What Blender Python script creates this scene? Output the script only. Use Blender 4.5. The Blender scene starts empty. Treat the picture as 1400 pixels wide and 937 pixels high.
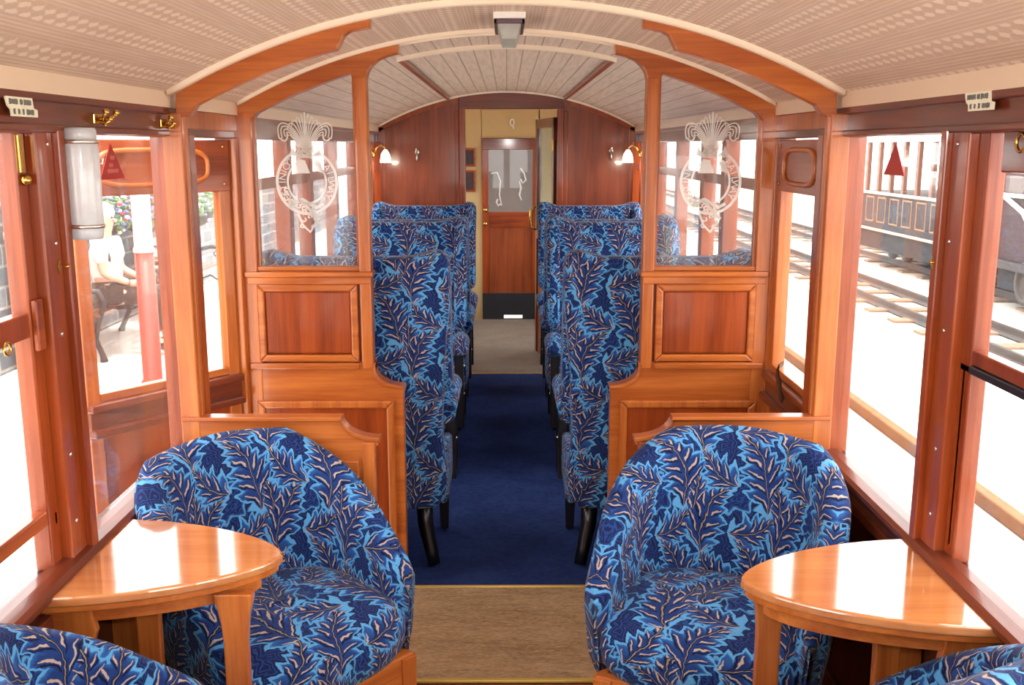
import bpy, bmesh, math, random
from mathutils import Vector, Matrix
random.seed(7)
C = bpy.context.scene.collection
PI = math.pi
R = math.radians

# ------------------------------------------------------------------ tags
def tag(o, label=None, cat=None, group=None, kind=None):
    if label: o['label'] = label
    if cat: o['category'] = cat
    if group: o['group'] = group
    if kind: o['kind'] = kind
    return o

def empty(name, loc=(0, 0, 0), rz=0, parent=None):
    o = bpy.data.objects.new(name, None)
    C.objects.link(o)
    o.location = loc
    o.rotation_euler = (0, 0, rz)
    o.empty_display_size = .05
    o.parent = parent
    return o

def copy_tree(o, parent=None):
    c = o.copy()
    C.objects.link(c)
    c.parent = parent
    for ch in list(o.children):
        copy_tree(ch, c)
    return c

# ------------------------------------------------------------------ mesh builder
class MB:
    def __init__(self):
        self.bm = bmesh.new()
        self.uv = self.bm.loops.layers.uv.new('UVMap')
        self.param = set()

    def box(self, x0, x1, y0, y1, z0, z1, bev=0, M=None):
        v = [self.bm.verts.new((x, y, z)) for x in (min(x0, x1), max(x0, x1)) for y in (min(y0, y1), max(y0, y1)) for z in (min(z0, z1), max(z0, z1))]
        fs = []
        for q in ((0, 1, 3, 2), (4, 6, 7, 5), (0, 4, 5, 1), (2, 3, 7, 6), (0, 2, 6, 4), (1, 5, 7, 3)):
            fs.append(self.bm.faces.new([v[i] for i in q]))
        vs = v
        if bev:
            es = list({e for f in fs for e in f.edges})
            r = bmesh.ops.bevel(self.bm, geom=es, offset=bev, segments=2, affect='EDGES', profile=.5)
            vs = list({w for f in r['faces'] for w in f.verts} | {w for w in v if w.is_valid})
        if M is not None:
            for w in vs: w.co = M @ w.co
        return self

    def prism(self, pts, axis, a, b, M=None, bev=0, seg=2):
        """extrude 2D polygon along axis ('x': pts=(y,z); 'y': pts=(x,z); 'z': pts=(x,y))"""
        def P(p, t):
            return {'x': (t, p[0], p[1]), 'y': (p[0], t, p[1]), 'z': (p[0], p[1], t)}[axis]
        n = len(pts)
        A = [self.bm.verts.new(P(p, a)) for p in pts]
        B = [self.bm.verts.new(P(p, b)) for p in pts]
        fs = [self.bm.faces.new(A), self.bm.faces.new(B[::-1])]
        rim = list(fs[0].edges) + list(fs[1].edges)
        for i in range(n):
            j = (i + 1) % n
            fs.append(self.bm.faces.new((A[j], A[i], B[i], B[j])))
        bmesh.ops.recalc_face_normals(self.bm, faces=fs)
        vs = A + B
        if bev:
            r = bmesh.ops.bevel(self.bm, geom=rim, offset=bev, segments=seg, affect='EDGES', profile=.5, clamp_overlap=True)
            vs = list({w for f in r['faces'] for w in f.verts} | {w for w in vs if w.is_valid} | {w for f in fs if f.is_valid for w in f.verts})
        if M is not None:
            for w in vs: w.co = M @ w.co
        return self

    def mitre(self, x0, x1, z0, z1, w, y0, y1, M=None, bev=0):
        x0, x1 = min(x0, x1), max(x0, x1)
        o = [(x0, z0), (x1, z0), (x1, z1), (x0, z1)]
        i = [(x0 + w, z0 + w), (x1 - w, z0 + w), (x1 - w, z1 - w), (x0 + w, z1 - w)]
        for k in range(4):
            j = (k + 1) % 4
            self.prism([o[k], o[j], i[j], i[k]], 'y', y0, y1, M, bev)
        return self

    def tube(self, pts, r, n=8, close=False, M=None):
        pts = [Vector(p) for p in pts]
        if M is not None: pts = [M @ p for p in pts]
        m = len(pts)
        rr = r if isinstance(r, (list, tuple)) else [r] * m
        rings = []
        up = None
        for i, p in enumerate(pts):
            if close:
                t = pts[(i + 1) % m] - pts[i - 1]
            else:
                t = pts[min(i + 1, m - 1)] - pts[max(i - 1, 0)]
            t.normalize()
            if up is None or abs(up.dot(t)) > .98:
                up = Vector((0, 0, 1)) if abs(t.z) < .9 else Vector((1, 0, 0))
            s = t.cross(up).normalized()
            up = s.cross(t).normalized()
            rings.append([self.bm.verts.new(p + (s * math.cos(2 * PI * k / n) + up * math.sin(2 * PI * k / n)) * rr[i]) for k in range(n)])
        for i in range(m if close else m - 1):
            a, b = rings[i], rings[(i + 1) % m]
            for k in range(n):
                f = self.bm.faces.new((a[k], a[(k + 1) % n], b[(k + 1) % n], b[k]))
                f.smooth = True
        if not close:
            self.bm.faces.new(rings[0][::-1]); self.bm.faces.new(rings[-1])
        return self

    def lathe(self, prof, c=(0, 0, 0), n=20, M=None):
        rings = []
        for r, z in prof:
            ring = []
            for k in range(n):
                p = Vector((c[0] + r * math.cos(2 * PI * k / n), c[1] + r * math.sin(2 * PI * k / n), c[2] + z))
                ring.append(self.bm.verts.new(M @ p if M is not None else p))
            rings.append(ring)
        fs = []
        for a, b in zip(rings, rings[1:]):
            for k in range(n):
                f = self.bm.faces.new((a[k], a[(k + 1) % n], b[(k + 1) % n], b[k])); f.smooth = True; fs.append(f)
        fs.append(self.bm.faces.new(rings[0][::-1])); fs.append(self.bm.faces.new(rings[-1]))
        bmesh.ops.recalc_face_normals(self.bm, faces=fs)
        return self

    def ball(self, c, r, s=(1, 1, 1), sub=2):
        M = Matrix.Translation(c) @ Matrix.Diagonal((s[0], s[1], s[2], 1))
        res = bmesh.ops.create_icosphere(self.bm, subdivisions=sub, radius=r, matrix=M)
        for v in res['verts']:
            for f in v.link_faces: f.smooth = True
        return self

    def grid(self, rows, uvs=None, closed_u=False, closed_v=False, smooth=True, flip=False):
        """rows: list of lists of points. faces between; uvs same layout (u, v) incl. one extra column/row when closed"""
        V = [[self.bm.verts.new(p) for p in r] for r in rows]
        nr, nc = len(V), len(V[0])
        for i in range(nr if closed_u else nr - 1):
            for j in range(nc if closed_v else nc - 1):
                i2, j2 = (i + 1) % nr, (j + 1) % nc
                q = [(i, j), (i2, j), (i2, j2), (i, j2)]
                if flip: q = q[::-1]
                try: f = self.bm.faces.new([V[a][b] for a, b in q])
                except ValueError: continue
                f.smooth = smooth
                if uvs:
                    self.param.add(f)
                    for lp, (a, b) in zip(f.loops, q):
                        aa = a if not (closed_u and i == nr - 1 and a == 0) else nr
                        bb = b if not (closed_v and j == nc - 1 and b == 0) else nc
                        lp[self.uv].uv = uvs[aa][bb]
        return V

    def ribbon(self, pts, w, y, close=False, taper=False):
        """flat ribbon in the XZ plane at depth y"""
        m = len(pts)
        L, Rr = [], []
        for i in range(m):
            if close: a, b = pts[i - 1], pts[(i + 1) % m]
            else: a, b = pts[max(i - 1, 0)], pts[min(i + 1, m - 1)]
            tx, tz = b[0] - a[0], b[1] - a[1]
            l = math.hypot(tx, tz) or 1
            ww = w * (1 if not taper else (.35 + .65 * math.sin(PI * (i + .5) / m)))
            nx, nz = -tz / l * ww / 2, tx / l * ww / 2
            L.append(self.bm.verts.new((pts[i][0] + nx, y, pts[i][1] + nz)))
            Rr.append(self.bm.verts.new((pts[i][0] - nx, y, pts[i][1] - nz)))
        for i in range(m if close else m - 1):
            j = (i + 1) % m
            self.bm.faces.new((L[i], L[j], Rr[j], Rr[i]))
        return self

    def flat(self, pts, y):
        self.bm.faces.new([self.bm.verts.new((p[0], y, p[1])) for p in pts])
        return self

    def text(self, s, size, M):
        cu = bpy.data.curves.new('t', 'FONT'); cu.body = s; cu.size = size; cu.align_x = 'CENTER'; cu.align_y = 'CENTER'
        o = bpy.data.objects.new('t', cu); C.objects.link(o)
        dg = bpy.context.evaluated_depsgraph_get()
        me = bpy.data.meshes.new_from_object(o.evaluated_get(dg))
        n0 = len(self.bm.verts)
        me.transform(M)
        self.bm.from_mesh(me)
        bpy.data.objects.remove(o); bpy.data.curves.remove(cu); bpy.data.meshes.remove(me)
        return self

    def xform(self, M):
        for v in self.bm.verts: v.co = M @ v.co
        return self

    def build(self, name, mat, parent=None, smooth=False, subd=0, bevel=0):
        bm = self.bm
        bm.normal_update()
        for f in bm.faces:
            if smooth: f.smooth = True
            if f in self.param: continue
            n = f.normal
            ax = max(range(3), key=lambda i: abs(n[i]))
            for lp in f.loops:
                c = lp.vert.co
                lp[self.uv].uv = ((c.y, c.z), (c.x, c.z), (c.x, c.y))[ax]
        me = bpy.data.meshes.new(name)
        bm.to_mesh(me); bm.free()
        o = bpy.data.objects.new(name, me)
        C.objects.link(o)
        if mat is not None: me.materials.append(mat)
        o.parent = parent
        if bevel:
            m = o.modifiers.new('b', 'BEVEL'); m.width = bevel; m.segments = 2; m.limit_method = 'ANGLE'; m.angle_limit = R(40)
        if subd:
            m = o.modifiers.new('s', 'SUBSURF'); m.levels = subd; m.render_levels = subd
        return o

# ------------------------------------------------------------------ node DSL
class NX:
    def __init__(self, nt, s): self.nt, self.s = nt, s
    def op(self, name, *a, clamp=False):
        n = self.nt.nodes.new('ShaderNodeMath'); n.operation = name; n.use_clamp = clamp
        for i, v in enumerate((self,) + a):
            if isinstance(v, NX): self.nt.links.new(v.s, n.inputs[i])
            else: n.inputs[i].default_value = v
        return NX(self.nt, n.outputs[0])
    def __add__(self, o): return self.op('ADD', o)
    __radd__ = __add__
    def __sub__(self, o): return self.op('SUBTRACT', o)
    def __rsub__(self, o): return (self * -1.) + o
    def __mul__(self, o): return self.op('MULTIPLY', o)
    __rmul__ = __mul__
    def __truediv__(self, o): return self.op('DIVIDE', o)
    def __neg__(self): return self.op('MULTIPLY', -1.)
    def abs(self): return self.op('ABSOLUTE')
    def fract(self): return self.op('FRACT')
    def floor(self): return self.op('FLOOR')
    def sin(self): return self.op('SINE')
    def min(self, o): return self.op('MINIMUM', o)
    def max(self, o): return self.op('MAXIMUM', o)
    def lt(self, o): return self.op('LESS_THAN', o)
    def gt(self, o): return self.op('GREATER_THAN', o)
    def sqrt(self): return self.op('SQRT')
    def ss(self, a, b, lo=0., hi=1.):
        n = self.nt.nodes.new('ShaderNodeMapRange'); n.interpolation_type = 'SMOOTHSTEP'
        self.nt.links.new(self.s, n.inputs[0])
        for i, v in zip((1, 2, 3, 4), (a, b, lo, hi)): n.inputs[i].default_value = v
        return NX(self.nt, n.outputs[0])

def lin(r, g, b):
    f = lambda c: (c / 255 / 12.92) if c / 255 <= .04045 else ((c / 255 + .055) / 1.055) ** 2.4
    return (f(r), f(g), f(b), 1)

def new_mat(name):
    m = bpy.data.materials.new(name); m.use_nodes = True
    nt = m.node_tree
    b = nt.nodes['Principled BSDF']
    return m, nt, b

def mixc(nt, fac, a, b):
    n = nt.nodes.new('ShaderNodeMix'); n.data_type = 'RGBA'
    for i, v in ((0, fac), (6, a), (7, b)):
        if isinstance(v, NX): nt.links.new(v.s, n.inputs[i])
        elif isinstance(v, bpy.types.NodeSocket): nt.links.new(v, n.inputs[i])
        else: n.inputs[i].default_value = v
    return n.outputs[2]

def coords(nt, kind='Object', scale=(1, 1, 1)):
    t = nt.nodes.new('ShaderNodeTexCoord')
    mp = nt.nodes.new('ShaderNodeMapping')
    mp.inputs['Scale'].default_value = scale
    nt.links.new(t.outputs[kind], mp.inputs[0])
    return mp.outputs[0]

def noise(nt, vec, scale, detail=3, rough=.5, dist=0):
    n = nt.nodes.new('ShaderNodeTexNoise')
    n.inputs['Scale'].default_value = scale; n.inputs['Detail'].default_value = detail
    n.inputs['Roughness'].default_value = rough; n.inputs['Distortion'].default_value = dist
    nt.links.new(vec, n.inputs['Vector'])
    return n

def bump(nt, b, h, strength=.3, dist=.01):
    n = nt.nodes.new('ShaderNodeBump'); n.inputs['Strength'].default_value = strength; n.inputs['Distance'].default_value = dist
    nt.links.new(h.s if isinstance(h, NX) else h, n.inputs['Height'])
    nt.links.new(n.outputs[0], b.inputs['Normal'])

def plain(name, col, rough=.5, metal=0, noise_amt=.12, nscale=30, coat=0, emit=0):
    m, nt, b = new_mat(name)
    v = coords(nt)
    n = noise(nt, v, nscale, 3)
    d = tuple(c * (1 - noise_amt) for c in col[:3]) + (1,)
    l = tuple(min(1, c * (1 + noise_amt)) for c in col[:3]) + (1,)
    nt.links.new(mixc(nt, NX(nt, n.outputs[0]), d, l), b.inputs['Base Color'])
    b.inputs['Roughness'].default_value = rough; b.inputs['Metallic'].default_value = metal
    b.inputs['Coat Weight'].default_value = coat
    if emit:
        b.inputs['Emission Color'].default_value = col; b.inputs['Emission Strength'].default_value = emit
    return m

def wood(name, light, dark, axis='z', rough=.28, coat=.4, figure=1.0):
    m, nt, b = new_mat(name)
    sc = {'x': (1.2, 16, 16), 'y': (16, 1.2, 16), 'z': (16, 16, 1.2)}[axis]
    sc2 = {'x': (6, 160, 160), 'y': (160, 6, 160), 'z': (160, 160, 6)}[axis]
    n1 = noise(nt, coords(nt, 'Object', sc), 1.3 * figure, 4, .55, .6)
    n2 = noise(nt, coords(nt, 'Object', sc2), 1, 2, .6)
    n3 = noise(nt, coords(nt, 'Object', (2, 2, 2)), 1.2, 2)
    f = NX(nt, n1.outputs[0]).ss(.3, .72) * .62 + NX(nt, n2.outputs[0]).ss(.35, .7) * .22 + NX(nt, n3.outputs[0]).ss(.3, .7) * .25
    nt.links.new(mixc(nt, f, light, dark), b.inputs['Base Color'])
    b.inputs['Roughness'].default_value = rough; b.inputs['Specular IOR Level'].default_value = .3
    b.inputs['Coat Weight'].default_value = coat; b.inputs['Coat Roughness'].default_value = .08
    bump(nt, b, NX(nt, n2.outputs[0]), .05, .002)
    return m

def fabric(name):
    m, nt, b = new_mat(name)
    uv = coords(nt, 'UV')
    nz = noise(nt, uv, 9, 2)
    nz2 = noise(nt, uv, 55, 1)
    sep = nt.nodes.new('ShaderNodeSeparateXYZ'); nt.links.new(uv, sep.inputs[0])
    sc = nt.nodes.new('ShaderNodeSeparateColor'); nt.links.new(nz.outputs['Color'], sc.inputs[0])
    sc2 = nt.nodes.new('ShaderNodeSeparateColor'); nt.links.new(nz2.outputs['Color'], sc2.inputs[0])
    U = NX(nt, sep.outputs[0]) + (NX(nt, sc.outputs[0]) - .5) * .055 + (NX(nt, sc2.outputs[0]) - .5) * .012
    V = NX(nt, sep.outputs[1]) + (NX(nt, sc.outputs[1]) - .5) * .055 + (NX(nt, sc2.outputs[1]) - .5) * .012
    TX, TY = .25, .29
    def cell(ox, oy):
        x = ((U / TX + ox).fract() - .5) * TX
        y = ((V / TY + oy).fract() - .5) * TY
        return x, y
    D = None; veins = None; shade = None; stems = None
    def frond(ox, oy, ang, L, W, p, k):
        nonlocal D, veins, shade, stems
        x, y = cell(ox, oy)
        ca, sa = math.cos(R(ang)), math.sin(R(ang))
        u = x * ca + y * sa; v = y * ca - x * sa
        v = v + (u * u) * k - k * L * L * .12
        uu = u + L / 2
        mm = v.abs()
        s = (uu - mm * 1.35 + mm * mm * 7.) / p + v.gt(0.) * .5
        t = (s.fract() - .5).abs()
        q = uu / L
        env = q * (1.0 - q) * (1.45 - q * .9) * 3.2 * W      # leaf envelope
        d = mm - env * (1.0 - t * .8)                        # serrated edge
        d = d.max(uu - L).max(-uu)
        inside = mm.gt(env * .16) * mm.lt(env * .66)
        vn = (.20 - mm / (env.max(.004)) * .17 - t) * inside
        stem = (.0022 - mm) * 60. * uu.gt(-.02) * uu.lt(L * .9)
        t2 = ((s + .26).fract() - .5).abs()
        sh = ((.13 - t2) * mm.gt(env * .12) * mm.lt(env * .78)).max((.0055 - mm) * 30. * uu.lt(L * .9))
        if veins is None: veins = vn
        else:
            sel = (d + .002).lt(D)
            keep = 1.0 - sel
            veins = veins * keep + vn * sel; shade = shade * keep; stems = stems * keep
            sh = sh * sel; stem = stem * sel
        stems = stem if stems is None else stems.max(stem)
        shade = sh if shade is None else shade.max(sh)
        D = d if D is None else D.min(d)
    frond(.00, .00, 66, .245, .092, .036, 2.6)
    frond(.50, .47, 118, .235, .088, .034, -2.8)
    frond(.54, .00, 42, .165, .072, .033, -3.5)
    frond(.02, .53, 152, .165, .070, .032, 3.5)
    frond(.27, .26, 84, .13, .060, .030, 4.)
    # dark star shaped blooms with nested petals
    x, y = cell(.27, .76)
    x2, y2 = cell(.76, .24)
    r1 = (x * x + y * y).sqrt(); r2 = (x2 * x2 + y2 * y2).sqrt()
    a1 = y.op('ARCTAN2', x); a2 = y2.op('ARCTAN2', x2)
    r1 = r1 * ((a1 * 7.).sin() * .13 + 1.); r2 = r2 * ((a2 * 6.).sin() * .15 + 1.)
    rr = r1.min(r2)
    ring = ((rr * 300.).sin()).ss(.55, .95) * rr.lt(.048)
    edge = (rr - .052).abs().ss(.0, .005, 1., 0.)
    navy = lin(20, 28, 72); mid = lin(44, 94, 160); lite = lin(92, 162, 214); beige = lin(192, 168, 146); black = lin(10, 14, 42)
    bg = mixc(nt, ring, navy, lin(28, 66, 132))
    bg = mixc(nt, (D * 560.).sin().ss(.25, .9) * D.gt(.008), bg, lin(32, 66, 128))
    bg = mixc(nt, edge * .9, bg, lite)
    n4 = noise(nt, uv, 26, 2)
    body = mixc(nt, D.ss(-.006, -.022) * .8 + NX(nt, n4.outputs[0]).ss(.4, .65) * .2, mid, lin(24, 46, 104))
    body = mixc(nt, shade.ss(.02, .09), body, black)
    body = mixc(nt, stems.ss(.03, .08) * .55, body, beige)
    body = mixc(nt, veins.ss(.03, .075), body, beige)
    inner = D.ss(-.0038, -.0085)
    col = mixc(nt, D.ss(.0052, .0026), bg, lite)
    col = mixc(nt, inner, col, body)
    n5 = noise(nt, uv, 420, 1)
    col = mixc(nt, NX(nt, n5.outputs[0]).ss(.3, .7) * .25, col, navy)
    nt.links.new(col, b.inputs['Base Color'])
    b.inputs['Roughness'].default_value = .85
    b.inputs['Sheen Weight'].default_value = .08
    b.inputs['Sheen Roughness'].default_value = .4
    b.inputs['Specular IOR Level'].default_value = .2
    bump(nt, b, NX(nt, n5.outputs[0]), .25, .003)
    return m

def glass(name, tint=(1, 1, 1, 1), haze=0.03):
    m = bpy.data.materials.new(name); m.use_nodes = True
    nt = m.node_tree; nt.nodes.clear()
    o = nt.nodes.new('ShaderNodeOutputMaterial')
    tr = nt.nodes.new('ShaderNodeBsdfTransparent'); tr.inputs[0].default_value = tint
    gl = nt.nodes.new('ShaderNodeBsdfGlossy'); gl.inputs['Roughness'].default_value = .02
    lw = nt.nodes.new('ShaderNodeLayerWeight'); fr = NX(nt, lw.outputs['Facing']).op('POWER', 5.) * .85 + .03
    df = nt.nodes.new('ShaderNodeBsdfDiffuse'); df.inputs[0].default_value = (.9, .9, .9, 1)
    n = noise(nt, coords(nt), 3, 2)
    hz = NX(nt, n.outputs[0]) * (haze * 2)
    m1 = nt.nodes.new('ShaderNodeMixShader'); m2 = nt.nodes.new('ShaderNodeMixShader')
    nt.links.new(hz.s, m1.inputs[0]); nt.links.new(tr.outputs[0], m1.inputs[1]); nt.links.new(df.outputs[0], m1.inputs[2])
    nt.links.new(fr.s, m2.inputs[0]); nt.links.new(m1.outputs[0], m2.inputs[1]); nt.links.new(gl.outputs[0], m2.inputs[2])
    nt.links.new(m2.outputs[0], o.inputs[0])
    return m

def frosted(name, col, mixf=.6):
    m = bpy.data.materials.new(name); m.use_nodes = True
    nt = m.node_tree; nt.nodes.clear()
    o = nt.nodes.new('ShaderNodeOutputMaterial')
    tr = nt.nodes.new('ShaderNodeBsdfTransparent')
    df = nt.nodes.new('ShaderNodeBsdfDiffuse'); df.inputs[0].default_value = col
    tl = nt.nodes.new('ShaderNodeBsdfTranslucent'); tl.inputs[0].default_value = col
    gl = nt.nodes.new('ShaderNodeBsdfGlossy'); gl.inputs['Roughness'].default_value = .1
    n = noise(nt, coords(nt), 40, 2)
    a = nt.nodes.new('ShaderNodeMixShader'); a.inputs[0].default_value = .45
    nt.links.new(df.outputs[0], a.inputs[1]); nt.links.new(tl.outputs[0], a.inputs[2])
    b = nt.nodes.new('ShaderNodeMixShader'); nt.links.new((NX(nt, n.outputs[0]) * .2 + (mixf - .1)).s, b.inputs[0])
    nt.links.new(tr.outputs[0], b.inputs[1]); nt.links.new(a.outputs[0], b.inputs[2])
    c = nt.nodes.new('ShaderNodeMixShader'); c.inputs[0].default_value = .06
    nt.links.new(b.outputs[0], c.inputs[1]); nt.links.new(gl.outputs[0], c.inputs[2])
    nt.links.new(c.outputs[0], o.inputs[0])
    return m

# materials
ORL, ORD = lin(202, 117, 54), lin(152, 73, 28)
RDL, RDD = lin(168, 78, 32), lin(110, 41, 15)
DKL, DKD = lin(128, 60, 36), lin(84, 34, 20)
W = {}
for ax in 'xyz':
    W['o' + ax] = wood('honey_mahogany_' + ax, ORL, ORD, ax)
    W['r' + ax] = wood('red_mahogany_' + ax, RDL, RDD, ax, figure=.8)
    W['d' + ax] = wood('dark_mahogany_' + ax, DKL, DKD, ax)
W['top'] = wood('polished_table_wood', lin(206, 138, 82), lin(180, 104, 56), 'x', rough=.1, coat=1)
W['top'].node_tree.nodes['Principled BSDF'].inputs['Coat IOR'].default_value = 2.0
FAB = fabric('blue_leaf_moquette')
GLASS = glass('window_glass')
PGLASS = glass('partition_glass', haze=.05)
ETCH = frosted('etched_glass', (.96, .94, .90, 1), .80)
BRASS = plain('brass', lin(214, 170, 90), .25, 1, .1)
CHROME = plain('steel_screw', lin(225, 222, 215), .25, .9, .05)
BLACK = plain('black_lacquer', lin(22, 18, 20), .35, 0, .2, coat=.3)
CREAM = plain('cream_paint', lin(232, 208, 182), .45, 0, .04, 8)
CREAMB = plain('cream_gloss_moulding', lin(246, 228, 204), .35, 0, .03, 8)
BEIGE = plain('cream_vestibule_wall', lin(196, 168, 118), .5, 0, .05, 8)
WHITEP = plain('white_paint', lin(236, 236, 230), .4, 0, .04)
RUBBER = plain('black_kick_plate', lin(34, 36, 44), .4, 0, .2)

def ceiling_mat():
    m, nt, b = new_mat('embossed_ceiling_paper')
    uv = coords(nt, 'UV')
    sep = nt.nodes.new('ShaderNodeSeparateXYZ'); nt.links.new(uv, sep.inputs[0])
    U, V = NX(nt, sep.outputs[0]), NX(nt, sep.outputs[1])
    s = (U / .105).fract()
    n = noise(nt, uv, 120, 3, .6)
    n2 = noise(nt, coords(nt, 'UV', (1, .05, 1)), 60, 2)
    lines = (s * (2 * PI * 10)).sin() * .5 + .5
    band = s.gt(.12) * s.lt(.58)
    scroll = ((V * (2 * PI / .045)).sin() + ((s - .35) * (2 * PI * 4)).sin() + (NX(nt, n.outputs[0]) - .5) * 3.2).ss(-.3, .9)
    near = V.lt(3.53)
    board = ((U / .068).fract() - .5).abs().ss(.44, .49)
    h = band * scroll * near + (1.0 - band) * near * lines * .55 + (1.0 - near) * (.75 - board * .75)
    base = mixc(nt, h, lin(208, 182, 160), lin(236, 216, 198))
    base = mixc(nt, (1.0 - band).max(1.0 - near) * NX(nt, n2.outputs[0]).ss(.4, .65) * .45, base, lin(200, 172, 150))
    base = mixc(nt, board * (1.0 - near) * .6, base, lin(150, 122, 100))
    nt.links.new(base, b.inputs['Base Color'])
    b.inputs['Roughness'].default_value = .55
    bump(nt, b, h, .35, .004)
    return m
CEIL = ceiling_mat()

def carpet(name, a, bcol, sc=260, stretch=(1, 1, 1), amt=.5):
    m, nt, b = new_mat(name)
    v = coords(nt, 'Object', stretch)
    n = noise(nt, v, sc, 2, .7); n2 = noise(nt, v, 5, 3)
    n3 = noise(nt, v, 38, 3)
    f = NX(nt, n.outputs[0]).ss(.3, .7) * amt + NX(nt, n2.outputs[0]).ss(.3, .7) * .25 + NX(nt, n3.outputs[0]).ss(.35, .7) * .25
    nt.links.new(mixc(nt, f, a, bcol), b.inputs['Base Color'])
    b.inputs['Roughness'].default_value = .95; b.inputs['Specular IOR Level'].default_value = .1
    bump(nt, b, NX(nt, n.outputs[0]), .4, .004)
    return m
BLUEC = carpet('blue_carpet', lin(46, 66, 120), lin(22, 32, 72))
COIR = carpet('coir_matting', lin(196, 166, 128), lin(134, 106, 76), 160, (.35, 1.6, 1), .6)
GREYC = carpet('grey_matting', lin(140, 128, 116), lin(108, 98, 90))

# ------------------------------------------------------------------ dimensions
ZE = 1.65                     # eye height
RC = 1.883; ZC = .157         # roof arc
def roof(x): return ZC + math.sqrt(RC * RC - x * x)
D1, D2, DB, DE = 2.82, 3.54, 7.35, 9.54    # saloon screen, partition, bulkhead, end wall
XW = .95

# ------------------------------------------------------------------ floor
m = MB(); m.box(-1.02, 1.02, -.6, DE + .1, -.1, 0)
tag(m.build('floor', W['dy']), kind='structure')
def mat_piece(name, y0, y1, mat, label, cat, x=.95, z=.008):
    mm = MB(); mm.box(-x, x, y0, y1, .001, z, .002)
    return tag(mm.build(name, mat), label, cat)
mat_piece('aisle_carpet', D2 + .005, 7.15, BLUEC, 'long dark blue carpet running down the aisle between the winged seats', 'carpet')
mat_piece('coir_mat', 2.868, D2 - .012, COIR, 'tan coir matting laid across the doorway, edged by a yellow strip', 'mat', .9)
mat_piece('saloon_carpet', -.5, 2.795, carpet('saloon_floor_carpet', lin(176, 146, 106), lin(128, 100, 70)), 'tan carpet under the tub chairs at the bottom of the photo', 'carpet')
mat_piece('vestibule_mat', 7.172, DE - .03, GREYC, 'grey mat beyond the blue carpet in front of the end door', 'mat', .9)
YEL = plain('brass_edging', lin(222, 186, 92), .35, .4, .1)
for y, lab in ((2.858, 'yellow brass edging strip on the near side of the tan mat'), (D2 - .004, 'thin brass edging strip between tan mat and blue carpet'), (7.161, 'thin brass edging strip between blue carpet and grey mat')):
    mm = MB(); mm.box(-.9, .9, y - .008, y + .008, .001, .011, .002)
    tag(mm.build('edging_strip', YEL), lab, 'edging strip', 'floor edging strips')

# ------------------------------------------------------------------ ceiling
m = MB()
ys = [-.6, 1, 2, 2.82, 3.53, 3.54, 5, 7.35, 9.6]
xs = [-.96 + 1.92 * i / 48 for i in range(49)]
rows = [[(x, y, roof(x)) for x in xs] for y in ys]
uvs = [[(RC * math.asin(x / RC), y) for x in xs] for y in ys]
m.grid(rows, uvs)
rows2 = [[(x, y, roof(x) + .04) for x in xs] for y in (-.6, 9.6)]
m.grid(rows2)
tag(m.build('ceiling', CEIL), kind='structure')
def arc_strip(y0, y1, x0, x1, drop, mat, name, parent=None, n=40, edge=True):
    mm = MB()
    pr = []
    for i in range(n + 1):
        x = x0 + (x1 - x0) * i / n
        z = roof(x)
        pr.append([(x, y0, z + .005), (x, y0, z - drop * .75), (x, y0 + (y1 - y0) * .3, z - drop), (x, y0 + (y1 - y0) * .7, z - drop), (x, y1, z - drop * .75), (x, y1, z + .005)])
    V = mm.grid(pr)
    mm.bm.faces.new(V[0]); mm.bm.faces.new(V[-1][::-1])
    return mm.build(name, mat, parent)
for k, (y0, y1, x, d) in enumerate(((D1 - .045, D1 - .002, .92, .016), (D2 - .05, D2 - .032, .92, .014), (D2 + .035, D2 + .055, .92, .012), (DB - .03, DB - .002, .92, .014), (4.02, 4.06, .43, .016))):
    tag(arc_strip(y0, y1, -x, x, d, CREAMB, 'trim_%d' % (k + 1)), kind='structure')
# wooden battens bounding the centre panel of the rear ceiling
for s in (-1, 1):
    mm = MB(); x = s * .42; z = roof(x)
    mm.box(x - .012, x + .012, 4.05, DB - .03, z - .014, z + .01, .003)
    tag(mm.build('trim_batten', W['ry']), kind='structure')
q = MB()
q.box(-1, 1, -.68, -.6, 0, .85); q.box(-1, 1, -.68, -.6, 1.68, 2.1); q.box(-1, -.86, -.68, -.6, .85, 1.68); q.box(.86, 1, -.68, -.6, .85, 1.68); q.box(-.06, .06, -.68, -.6, .85, 1.68)
tag(q.build('wall_back', W['rx']), kind='structure')  # unseen end wall behind the camera, added to cut daylight in front
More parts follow.
